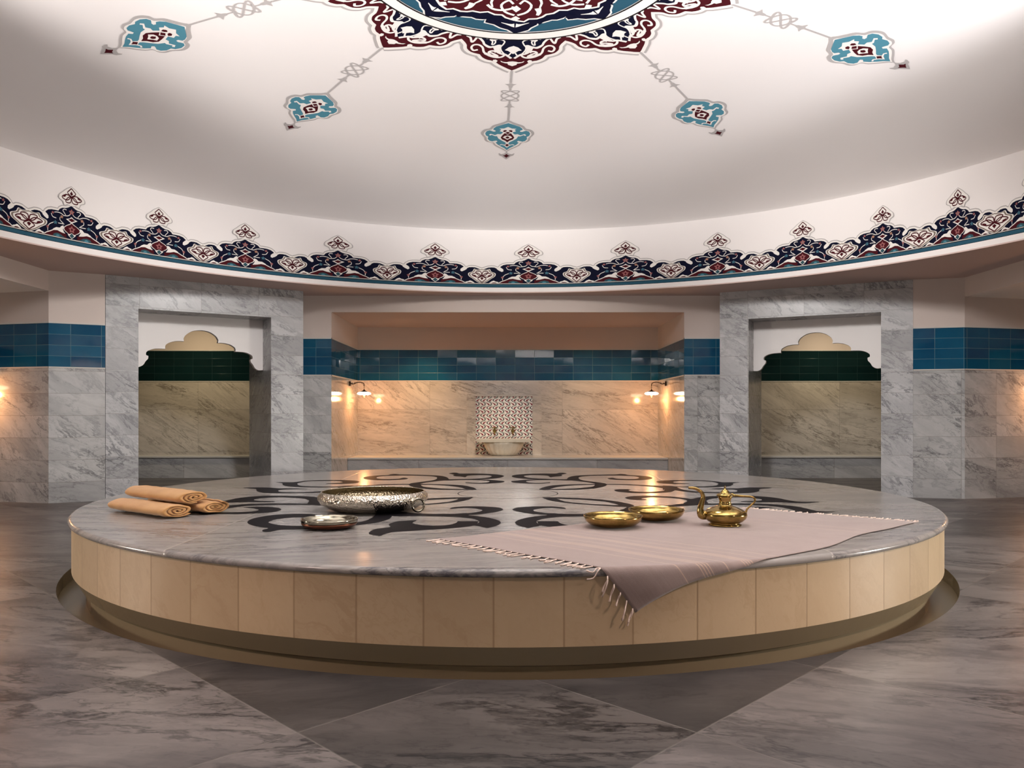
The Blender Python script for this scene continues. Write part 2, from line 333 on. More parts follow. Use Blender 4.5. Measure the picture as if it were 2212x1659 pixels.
# ---- flat painted ornament: polygons laid out in a plane, cut fine and wrapped on a surface
class Paint:
    def __init__(s): s.items = []
    def poly(s, pts, mat, lay): s.items.append(([tuple(p)[:2] for p in pts], mat, lay))
    def mir(s, pts, mat, lay, c=0.0):
        s.poly(pts, mat, lay); s.poly([(2*c-x, y) for x, y in pts], mat, lay)
    def sym(s, half, mat, lay): s.poly(list(half)+[(-x, y) for x, y in reversed(half) if abs(x) > 1e-4], mat, lay)
    def stroke(s, pts, w, mat, lay, mirror=False, taper=False):
        P = [Vector(p[:2]) for p in pts]; n = len(P); A = []; B = []
        for i, p in enumerate(P):
            t = P[min(i+1, n-1)]-P[max(i-1, 0)]
            if t.length < 1e-7: continue
            t.normalize(); q = Vector((-t.y, t.x)); ww = (w[0]+(w[1]-w[0])*i/(n-1)) if isinstance(w, tuple) else w
            if taper: ww *= max(.15, sin(pi*min(1, (i+.5)/n)))
            A.append(p+q*ww/2); B.append(p-q*ww/2)
        for i in range(len(A)-1):
            quad = [tuple(A[i]), tuple(A[i+1]), tuple(B[i+1]), tuple(B[i])]
            s.poly(quad, mat, lay)
            if mirror: s.poly([(-x, y) for x, y in quad], mat, lay)
    def data(s, cut):
        out = []
        for pts, mat, lay in s.items:
            bm = bmesh.new(); vv = []
            for p in pts:
                if vv and (Vector((p[0], p[1], 0))-vv[-1].co).length < 1e-6: continue
                vv.append(bm.verts.new((p[0], p[1], 0)))
            if len(vv) < 3: bm.free(); continue
            for tri in tessellate_polygon([[v.co.copy() for v in vv]]):
                A_, B_, C2 = (vv[t] for t in tri)
                if (B_.co-A_.co).cross(C2.co-A_.co).z < 0: B_, C2 = C2, B_
                try: bm.faces.new((A_, B_, C2))
                except ValueError: pass
            xs = [p[0] for p in pts]; ys = [p[1] for p in pts]
            for lo, hi, ax in ((min(xs), max(xs), 0), (min(ys), max(ys), 1)):
                k = math.ceil(lo/cut[ax]-1e-9)
                while k*cut[ax] < hi:
                    co = [0, 0, 0]; no = [0, 0, 0]; co[ax] = k*cut[ax]; no[ax] = 1
                    bmesh.ops.bisect_plane(bm, geom=bm.verts[:]+bm.edges[:]+bm.faces[:], plane_co=co, plane_no=no, dist=1e-7); k += 1
            bm.verts.index_update()
            out.append(([(v.co.x, v.co.y) for v in bm.verts], [[v.index for v in f.verts] for f in bm.faces], mat, lay)); bm.free()
        return out
def wrap(name, datas, maps, parent):
    V = []; Fc = []; mi = []; mats = []
    for data, fn in zip(datas, maps):
        for vv, ff, mat, lay in data:
            if mat not in mats: mats.append(mat)
            o = len(V); V += [fn(x, y, lay) for x, y in vv]
            for f in ff: Fc.append([o+i for i in f]); mi.append(mats.index(mat))
    return mesh(name, V, Fc, mats, parent, mi)

# traced outlines of the scroll inlay, in metres, and of the dome ornament as (angle or offset, radius)
INLAY=[[(0.532,7.045),(0.524,7.082),(0.515,7.119),(0.506,7.144),(0.494,7.155),(0.48,7.155),(0.467,7.144),(0.457,7.115),(0.447,7.074),(0.431,7.045),(0.404,7.039),(0.37,7.043),(0.333,7.045),(0.289,7.04),(0.241,7.031),(0.196,7.016),(0.154,6.991),(0.115,6.959),(0.082,6.92),(0.058,6.871),(0.04,6.814),(0.033,6.754),(0.039,6.688),(0.056,6.62),(0.078,6.561),(0.107,6.517),(0.143,6.483),(0.18,6.453),(0.217,6.427),(0.255,6.406),(0.302,6.388),(0.361,6.37),(0.429,6.355),(0.496,6.34),(0.504,6.436),(0.463,6.438),(0.423,6.439),(0.387,6.444),(0.358,6.455),(0.333,6.469),(0.306,6.486),(0.272,6.501),(0.236,6.519),(0.204,6.544),(0.178,6.582),(0.158,6.628),(0.144,6.674),(0.138,6.718),(0.139,6.761),(0.146,6.799),(0.161,6.831),(0.183,6.857),(0.207,6.873),(0.235,6.875),(0.267,6.867),(0.294,6.854),(0.317,6.842),(0.336,6.826),(0.35,6.799),(0.356,6.748),(0.356,6.686),(0.36,6.647),(0.372,6.653),(0.387,6.682),(0.403,6.709),(0.421,6.724),(0.441,6.737),(0.456,6.754),(0.466,6.775),(0.472,6.8),(0.476,6.827),(0.475,6.855),(0.472,6.886),(0.475,6.92),(0.49,6.959),(0.511,7.002),(0.532,7.045)],
[(0.502,6.42),(0.453,6.421),(0.404,6.421),(0.358,6.42),(0.318,6.416),(0.283,6.41),(0.248,6.404),(0.212,6.399),(0.177,6.393),(0.144,6.379),(0.111,6.355),(0.08,6.323),(0.055,6.292),(0.038,6.267),(0.029,6.243),(0.026,6.215),(0.03,6.181),(0.041,6.144),(0.06,6.11),(0.091,6.081),(0.131,6.055),(0.169,6.037),(0.203,6.029),(0.236,6.03),(0.266,6.037),(0.29,6.054),(0.31,6.079),(0.331,6.103),(0.33,6.147),(0.309,6.128),(0.289,6.109),(0.268,6.095),(0.246,6.089),(0.224,6.089),(0.203,6.095),(0.183,6.112),(0.165,6.135),(0.153,6.162),(0.146,6.194),(0.145,6.229),(0.15,6.261),(0.16,6.288),(0.177,6.312),(0.197,6.332),(0.222,6.347),(0.25,6.357),(0.28,6.363),(0.312,6.365),(0.346,6.363),(0.382,6.355),(0.42,6.343),(0.46,6.325),(0.5,6.308)],
[(0.833,6.536),(0.833,6.502),(0.833,6.467),(0.841,6.436),(0.862,6.408),(0.892,6.383),(0.927,6.363),(0.969,6.35),(1.017,6.344),(1.06,6.348),(1.097,6.366),(1.129,6.394),(1.156,6.428),(1.18,6.465),(1.198,6.507),(1.21,6.553),(1.216,6.604),(1.215,6.659),(1.207,6.709),(1.19,6.751),(1.165,6.787),(1.139,6.817),(1.108,6.839),(1.076,6.855),(1.053,6.873),(1.047,6.897),(1.05,6.923),(1.049,6.948),(1.038,6.977),(1.023,7.004),(1.007,7.016),(0.993,6.998),(0.979,6.965),(0.959,6.939),(0.932,6.932),(0.9,6.933),(0.861,6.929),(0.812,6.915),(0.758,6.895),(0.707,6.873),(0.663,6.851),(0.624,6.828),(0.59,6.799),(0.565,6.762),(0.546,6.72),(0.529,6.674),(0.515,6.625),(0.504,6.572),(0.496,6.519),(0.488,6.463),(0.483,6.405),(0.487,6.355),(0.507,6.32),(0.536,6.292),(0.564,6.261),(0.588,6.226),(0.612,6.188),(0.632,6.147),(0.649,6.103),(0.662,6.056),(0.676,6.009),(0.743,5.98),(0.747,6.007),(0.752,6.033),(0.747,6.066),(0.728,6.112),(0.7,6.165),(0.673,6.215),(0.647,6.256),(0.623,6.295),(0.605,6.34),(0.594,6.396),(0.59,6.459),(0.59,6.519),(0.594,6.575),(0.601,6.627),(0.615,6.674),(0.635,6.712),(0.662,6.745),(0.697,6.772),(0.742,6.793),(0.795,6.808),(0.847,6.817),(0.898,6.82),(0.948,6.817),(0.992,6.808),(1.029,6.795),(1.061,6.777),(1.085,6.754),(1.1,6.722),(1.108,6.685),(1.111,6.647),(1.109,6.609),(1.102,6.571),(1.092,6.536),(1.079,6.506),(1.063,6.48),(1.045,6.461),(1.023,6.451),(0.999,6.449),(0.974,6.453),(0.947,6.463),(0.919,6.48),(0.898,6.502),(0.89,6.536),(0.888,6.574),(0.883,6.595),(0.869,6.587),(0.851,6.561),(0.833,6.536)],
[(0.221,5.56),(0.229,5.61),(0.238,5.659),(0.251,5.711),(0.273,5.768),(0.299,5.828),(0.328,5.876),(0.356,5.907),(0.386,5.928),(0.421,5.945),(0.461,5.962),(0.506,5.976),(0.552,5.987),(0.597,5.994),(0.642,5.998),(0.688,6.002),(0.666,5.924),(0.637,5.929),(0.609,5.934),(0.578,5.931),(0.546,5.919),(0.512,5.9),(0.479,5.876),(0.444,5.847),(0.409,5.813),(0.378,5.776),(0.353,5.734),(0.332,5.689),(0.315,5.647),(0.304,5.612),(0.298,5.58),(0.292,5.548)],
[(0.22,5.548),(0.28,5.545),(0.339,5.542),(0.392,5.542),(0.436,5.545),(0.474,5.551),(0.513,5.566),(0.558,5.594),(0.604,5.63),(0.644,5.672),(0.676,5.721),(0.703,5.776),(0.724,5.829),(0.739,5.877),(0.749,5.923),(0.754,5.966),(0.755,6.006),(0.752,6.043),(0.749,6.081),(0.669,6.009),(0.66,5.938),(0.65,5.868),(0.635,5.809),(0.613,5.768),(0.586,5.738),(0.557,5.711),(0.527,5.682),(0.494,5.656),(0.459,5.634),(0.418,5.62),(0.375,5.61),(0.337,5.603),(0.309,5.599),(0.287,5.598),(0.264,5.597)],
[(0.75,6.009),(0.813,5.999),(0.876,5.989),(0.934,5.973),(0.987,5.948),(1.036,5.917),(1.078,5.89),(1.111,5.869),(1.136,5.851),(1.162,5.836),(1.192,5.823),(1.224,5.813),(1.255,5.802),(1.228,5.679),(1.201,5.592),(1.174,5.504),(1.146,5.435),(1.121,5.393),(1.095,5.368),(1.065,5.349),(1.027,5.33),(0.985,5.316),(0.944,5.31),(0.905,5.314),(0.869,5.326),(0.835,5.343),(0.806,5.366),(0.78,5.393),(0.761,5.423),(0.752,5.457),(0.75,5.493),(0.751,5.524),(0.756,5.545),(0.764,5.56),(0.776,5.572),(0.791,5.584),(0.809,5.593),(0.827,5.597),(0.846,5.594),(0.864,5.585),(0.874,5.572),(0.87,5.555),(0.858,5.534),(0.85,5.512),(0.849,5.488),(0.853,5.463),(0.862,5.441),(0.881,5.423),(0.905,5.409),(0.931,5.4),(0.956,5.399),(0.983,5.403),(1.008,5.412),(1.033,5.425),(1.056,5.442),(1.077,5.464),(1.092,5.49),(1.105,5.521),(1.113,5.554),(1.119,5.592),(1.121,5.633),(1.118,5.672),(1.109,5.706),(1.095,5.737),(1.075,5.769),(1.048,5.804),(1.016,5.839),(0.981,5.869),(0.943,5.894),(0.904,5.915),(0.864,5.931),(0.824,5.943),(0.784,5.951),(0.744,5.959)],
[(1.164,5.876),(1.188,5.863),(1.213,5.849),(1.231,5.826),(1.239,5.785),(1.24,5.735),(1.24,5.687),(1.24,5.647),(1.239,5.609),(1.244,5.569),(1.258,5.523),(1.278,5.475),(1.302,5.435),(1.33,5.408),(1.362,5.39),(1.396,5.377),(1.431,5.369),(1.468,5.367),(1.501,5.37),(1.53,5.376),(1.555,5.387),(1.577,5.406),(1.594,5.437),(1.607,5.475),(1.614,5.509),(1.614,5.534),(1.607,5.554),(1.594,5.569),(1.576,5.578),(1.552,5.582),(1.524,5.585),(1.492,5.588),(1.457,5.59),(1.422,5.592),(1.422,5.592),(1.462,5.616),(1.503,5.639),(1.543,5.655),(1.582,5.657),(1.621,5.653),(1.657,5.655),(1.688,5.671),(1.717,5.693),(1.749,5.711),(1.79,5.721),(1.833,5.727),(1.869,5.727),(1.899,5.719),(1.921,5.705),(1.925,5.687),(1.896,5.666),(1.849,5.641),(1.808,5.608),(1.786,5.561),(1.77,5.507),(1.752,5.457),(1.729,5.415),(1.704,5.378),(1.674,5.349),(1.64,5.328),(1.6,5.314),(1.555,5.307),(1.499,5.306),(1.438,5.311),(1.381,5.321),(1.333,5.333),(1.289,5.35),(1.252,5.377),(1.221,5.424),(1.196,5.482),(1.177,5.531),(1.167,5.568),(1.163,5.597),(1.155,5.608),(1.138,5.594),(1.117,5.563),(1.095,5.531)],
[(1.176,6.209),(1.194,6.243),(1.212,6.277),(1.24,6.306),(1.285,6.332),(1.341,6.354),(1.397,6.365),(1.454,6.364),(1.511,6.352),(1.56,6.336),(1.594,6.314),(1.62,6.286),(1.641,6.257),(1.658,6.224),(1.67,6.189),(1.682,6.162),(1.691,6.149),(1.7,6.144),(1.718,6.143),(1.75,6.147),(1.79,6.155),(1.83,6.162),(1.83,6.162),(1.802,6.133),(1.774,6.104),(1.75,6.07),(1.734,6.028),(1.723,5.982),(1.708,5.936),(1.687,5.891),(1.663,5.847),(1.632,5.809),(1.59,5.78),(1.541,5.758),(1.491,5.743),(1.438,5.735),(1.385,5.733),(1.335,5.735),(1.292,5.74),(1.253,5.749),(1.217,5.759),(1.183,5.769),(1.152,5.78),(1.131,5.792),(1.125,5.811),(1.129,5.831),(1.141,5.842),(1.163,5.837),(1.194,5.822),(1.228,5.809),(1.266,5.801),(1.308,5.795),(1.348,5.792),(1.387,5.791),(1.424,5.793),(1.459,5.801),(1.492,5.813),(1.524,5.832),(1.552,5.859),(1.577,5.9),(1.598,5.95),(1.614,5.998),(1.624,6.039),(1.629,6.078),(1.628,6.116),(1.624,6.156),(1.616,6.195),(1.6,6.228),(1.575,6.254),(1.542,6.274),(1.505,6.286),(1.463,6.291),(1.417,6.288),(1.377,6.277),(1.347,6.254),(1.324,6.222),(1.309,6.19),(1.299,6.162),(1.298,6.133),(1.307,6.106),(1.34,6.083),(1.384,6.061),(1.407,6.043),(1.391,6.027),(1.354,6.014),(1.318,6.007),(1.291,6.007),(1.265,6.013),(1.241,6.025),(1.218,6.04),(1.197,6.061),(1.181,6.088),(1.175,6.124),(1.175,6.167),(1.176,6.209)],
[(0.836,5.081),(0.864,5.105),(0.893,5.13),(0.922,5.145),(0.955,5.145),(0.988,5.134),(1.02,5.119),(1.052,5.099),(1.083,5.074),(1.108,5.049),(1.124,5.022),(1.135,4.995),(1.145,4.975),(1.152,4.96),(1.157,4.952),(1.167,4.956),(1.184,4.98),(1.204,5.016),(1.229,5.049),(1.257,5.073),(1.29,5.095),(1.327,5.113),(1.372,5.127),(1.423,5.139),(1.473,5.145),(1.519,5.147),(1.565,5.144),(1.607,5.132),(1.646,5.109),(1.682,5.077),(1.711,5.036),(1.729,4.982),(1.74,4.919),(1.751,4.867),(1.761,4.834),(1.771,4.812),(1.791,4.798),(1.826,4.791),(1.872,4.792),(1.917,4.792),(1.917,4.792),(1.888,4.772),(1.858,4.752),(1.831,4.736),(1.807,4.726),(1.785,4.72),(1.761,4.72),(1.734,4.729),(1.706,4.745),(1.681,4.758),(1.661,4.766),(1.644,4.772),(1.623,4.775),(1.593,4.776),(1.56,4.775),(1.527,4.775),(1.492,4.779),(1.459,4.785),(1.436,4.792),(1.43,4.803),(1.435,4.816),(1.446,4.826),(1.465,4.83),(1.489,4.83),(1.513,4.832),(1.532,4.837),(1.55,4.843),(1.565,4.855),(1.58,4.875),(1.591,4.9),(1.597,4.926),(1.594,4.955),(1.585,4.986),(1.569,5.011),(1.544,5.03),(1.513,5.043),(1.479,5.049),(1.443,5.045),(1.405,5.033),(1.369,5.018),(1.339,5.001),(1.311,4.981),(1.286,4.956),(1.266,4.927),(1.248,4.893),(1.231,4.85),(1.219,4.785),(1.207,4.712),(1.185,4.66),(1.138,4.64),(1.082,4.642),(1.047,4.66),(1.053,4.701),(1.08,4.759),(1.102,4.809),(1.11,4.843),(1.115,4.87),(1.114,4.896),(1.107,4.924),(1.095,4.95),(1.078,4.975),(1.057,4.998),(1.032,5.02),(1.004,5.036),(0.972,5.047),(0.938,5.053),(0.905,5.049),(0.877,5.031),(0.851,5.003),(0.825,4.975)],
[(0.752,5.03),(0.766,5.057),(0.78,5.084),(0.798,5.106),(0.825,5.123),(0.856,5.135),(0.887,5.142),(0.914,5.144),(0.941,5.141),(0.968,5.137),(0.956,5.07),(0.945,5.069),(0.934,5.067),(0.921,5.06),(0.902,5.045),(0.88,5.025),(0.863,5.005),(0.854,4.988),(0.849,4.972),(0.849,4.956),(0.857,4.939),(0.869,4.922),(0.872,4.908),(0.86,4.897),(0.838,4.889),(0.817,4.889),(0.797,4.9),(0.777,4.919),(0.762,4.942),(0.755,4.969),(0.753,4.999),(0.752,5.03)],
[(0.775,4.525),(0.811,4.538),(0.847,4.551),(0.88,4.565),(0.905,4.581),(0.926,4.598),(0.951,4.617),(0.983,4.643),(1.017,4.672),(1.055,4.692),(1.093,4.697),(1.134,4.694),(1.18,4.692),(1.232,4.698),(1.289,4.705),(1.348,4.709),(1.412,4.705),(1.477,4.698),(1.53,4.687),(1.563,4.672),(1.585,4.653),(1.605,4.633),(1.63,4.615),(1.654,4.595),(1.673,4.565),(1.688,4.52),(1.699,4.465),(1.707,4.416),(1.711,4.378),(1.713,4.345),(1.723,4.322),(1.747,4.313),(1.779,4.313),(1.812,4.313),(1.812,4.313),(1.786,4.298),(1.76,4.283),(1.737,4.272),(1.719,4.269),(1.703,4.27),(1.688,4.263),(1.674,4.239),(1.659,4.208),(1.641,4.188),(1.612,4.183),(1.58,4.189),(1.56,4.21),(1.566,4.251),(1.585,4.306),(1.598,4.359),(1.599,4.404),(1.594,4.445),(1.584,4.485),(1.571,4.522),(1.554,4.558),(1.528,4.586),(1.49,4.606),(1.443,4.619),(1.387,4.628),(1.316,4.634),(1.237,4.635),(1.164,4.628),(1.104,4.609),(1.05,4.583),(1.001,4.56),(0.954,4.547),(0.912,4.536),(0.872,4.525),(0.835,4.509),(0.801,4.492),(0.766,4.475)],
[(0.222,5.05),(0.248,5.05),(0.273,5.05),(0.303,5.046),(0.339,5.04),(0.379,5.031),(0.422,5.016),(0.472,4.994),(0.525,4.966),(0.573,4.932),(0.612,4.892),(0.645,4.848),(0.674,4.802),(0.697,4.758),(0.716,4.713),(0.73,4.67),(0.738,4.625),(0.74,4.581),(0.743,4.544),(0.748,4.519),(0.753,4.501),(0.759,4.484),(0.756,4.469),(0.736,4.421),(0.715,4.373),(0.694,4.326),(0.668,4.276),(0.642,4.227),(0.621,4.186),(0.613,4.156),(0.611,4.134),(0.598,4.12),(0.565,4.118),(0.522,4.126),(0.48,4.13),(0.445,4.127),(0.412,4.121),(0.379,4.115),(0.345,4.11),(0.31,4.104),(0.279,4.1),(0.252,4.09),(0.228,4.081),(0.213,4.09),(0.208,4.136),(0.211,4.2),(0.221,4.244),(0.237,4.248),(0.26,4.232),(0.287,4.218),(0.318,4.213),(0.353,4.211),(0.388,4.212),(0.424,4.218),(0.46,4.226),(0.493,4.239),(0.521,4.255),(0.545,4.275),(0.569,4.298),(0.591,4.322),(0.612,4.348),(0.632,4.382),(0.655,4.431),(0.677,4.487),(0.689,4.535),(0.684,4.565),(0.67,4.586),(0.657,4.606),(0.654,4.625),(0.653,4.643),(0.648,4.67),(0.636,4.71),(0.619,4.758),(0.597,4.802),(0.566,4.838),(0.529,4.869),(0.491,4.896),(0.452,4.918),(0.412,4.936),(0.377,4.95),(0.35,4.961),(0.329,4.968),(0.307,4.976)],
[(0.222,5.043),(0.231,4.99),(0.241,4.938),(0.254,4.889),(0.274,4.846),(0.297,4.806),(0.325,4.768),(0.357,4.733),(0.394,4.699),(0.43,4.67),(0.467,4.645),(0.503,4.624),(0.535,4.606),(0.56,4.591),(0.581,4.578),(0.604,4.565),(0.632,4.553),(0.663,4.541),(0.694,4.529),(0.662,4.609),(0.621,4.623),(0.58,4.637),(0.541,4.653),(0.504,4.672),(0.468,4.693),(0.435,4.718),(0.403,4.747),(0.372,4.78),(0.347,4.819),(0.331,4.869),(0.319,4.926),(0.307,4.983)],
[(0.33,4.454),(0.328,4.469),(0.327,4.484),(0.321,4.498),(0.309,4.515),(0.292,4.531),(0.273,4.544),(0.251,4.551),(0.226,4.555),(0.201,4.556),(0.176,4.555),(0.152,4.551),(0.127,4.544),(0.101,4.533),(0.075,4.518),(0.054,4.498),(0.039,4.47),(0.03,4.437),(0.026,4.405),(0.029,4.378),(0.038,4.353),(0.052,4.326),(0.071,4.293),(0.095,4.259),(0.118,4.231),(0.14,4.212),(0.162,4.199),(0.184,4.189),(0.208,4.181),(0.233,4.176),(0.257,4.171),(0.287,4.212),(0.264,4.22),(0.242,4.227),(0.221,4.239),(0.199,4.256),(0.178,4.277),(0.162,4.298),(0.151,4.319),(0.146,4.339),(0.143,4.359),(0.142,4.377),(0.145,4.393),(0.152,4.41),(0.164,4.43),(0.18,4.45),(0.197,4.466),(0.214,4.476),(0.233,4.483),(0.251,4.484),(0.27,4.477),(0.288,4.465),(0.303,4.454),(0.313,4.447),(0.32,4.442),(0.327,4.436)],
[(0.258,4.181),(0.232,4.168),(0.207,4.155),(0.182,4.14),(0.159,4.122),(0.136,4.102),(0.114,4.077),(0.093,4.048),(0.073,4.015),(0.057,3.981),(0.046,3.948),(0.038,3.913),(0.035,3.878),(0.038,3.842),(0.044,3.804),(0.054,3.77),(0.067,3.743),(0.082,3.719),(0.097,3.696),(0.167,3.791),(0.163,3.801),(0.16,3.811),(0.156,3.824),(0.151,3.84),(0.146,3.858),(0.143,3.878),(0.142,3.9),(0.144,3.923),(0.148,3.946),(0.155,3.971),(0.165,3.995),(0.177,4.017),(0.192,4.035),(0.21,4.051),(0.228,4.065),(0.245,4.079),(0.262,4.092),(0.279,4.105)],
[(0.147,3.927),(0.149,3.877),(0.15,3.826),(0.162,3.782),(0.188,3.746),(0.224,3.717),(0.262,3.691),(0.303,3.669),(0.346,3.651),(0.386,3.634),(0.42,3.619),(0.45,3.605),(0.477,3.592),(0.5,3.583),(0.519,3.574),(0.535,3.558),(0.547,3.529),(0.556,3.492),(0.565,3.454),(0.565,3.454),(0.582,3.47),(0.6,3.486),(0.613,3.502),(0.622,3.515),(0.628,3.529),(0.631,3.55),(0.631,3.584),(0.629,3.624),(0.622,3.66),(0.602,3.685),(0.577,3.705),(0.561,3.727),(0.563,3.754),(0.574,3.784),(0.581,3.815),(0.578,3.85),(0.57,3.887),(0.555,3.917),(0.525,3.942),(0.489,3.96),(0.463,3.963),(0.462,3.939),(0.471,3.9),(0.472,3.863),(0.456,3.831),(0.43,3.802),(0.402,3.782),(0.369,3.773),(0.332,3.774),(0.302,3.782),(0.282,3.8),(0.269,3.827),(0.26,3.853),(0.254,3.878),(0.253,3.902),(0.251,3.927)],
[(0.62,4.271),(0.617,4.227),(0.614,4.183),(0.612,4.139),(0.609,4.094),(0.607,4.048),(0.609,4.004),(0.619,3.959),(0.633,3.916),(0.652,3.877),(0.674,3.847),(0.701,3.822),(0.732,3.796),(0.769,3.767),(0.812,3.739),(0.854,3.713),(0.894,3.692),(0.934,3.674),(0.971,3.66),(1.003,3.654),(1.033,3.651),(1.056,3.643),(1.07,3.621),(1.078,3.594),(1.087,3.575),(1.098,3.572),(1.109,3.578),(1.121,3.583),(1.121,3.583),(1.129,3.6),(1.136,3.617),(1.14,3.634),(1.135,3.653),(1.127,3.672),(1.129,3.691),(1.148,3.708),(1.177,3.725),(1.206,3.75),(1.236,3.785),(1.267,3.827),(1.29,3.873),(1.305,3.923),(1.312,3.978),(1.311,4.03),(1.298,4.081),(1.277,4.129),(1.252,4.167),(1.223,4.191),(1.19,4.205),(1.154,4.213),(1.114,4.215),(1.071,4.211),(1.038,4.195),(1.017,4.158),(1.005,4.109),(1.008,4.073),(1.035,4.066),(1.078,4.074),(1.116,4.073),(1.143,4.056),(1.166,4.032),(1.182,4.004),(1.191,3.971),(1.195,3.934),(1.193,3.902),(1.187,3.879),(1.176,3.861),(1.162,3.843),(1.144,3.823),(1.123,3.803),(1.098,3.787),(1.068,3.774),(1.034,3.764),(0.998,3.763),(0.959,3.774),(0.918,3.793),(0.877,3.815),(0.832,3.838),(0.786,3.865),(0.75,3.892),(0.729,3.917),(0.718,3.942),(0.711,3.978),(0.706,4.033),(0.705,4.098),(0.706,4.156),(0.709,4.199),(0.713,4.235),(0.718,4.271)],
[(1.525,4.516),(1.492,4.525),(1.459,4.534),(1.427,4.536),(1.395,4.531),(1.365,4.52),(1.337,4.503),(1.313,4.48),(1.293,4.45),(1.279,4.419),(1.273,4.384),(1.273,4.346),(1.281,4.313),(1.298,4.288),(1.323,4.266),(1.351,4.248),(1.382,4.231),(1.415,4.216),(1.45,4.207),(1.487,4.205),(1.525,4.209),(1.563,4.213),(1.585,4.271),(1.534,4.278),(1.483,4.285),(1.442,4.295),(1.418,4.309),(1.405,4.326),(1.397,4.344),(1.393,4.364),(1.394,4.385),(1.402,4.406),(1.418,4.429),(1.44,4.451),(1.462,4.47),(1.481,4.484),(1.501,4.493),(1.52,4.503)]]
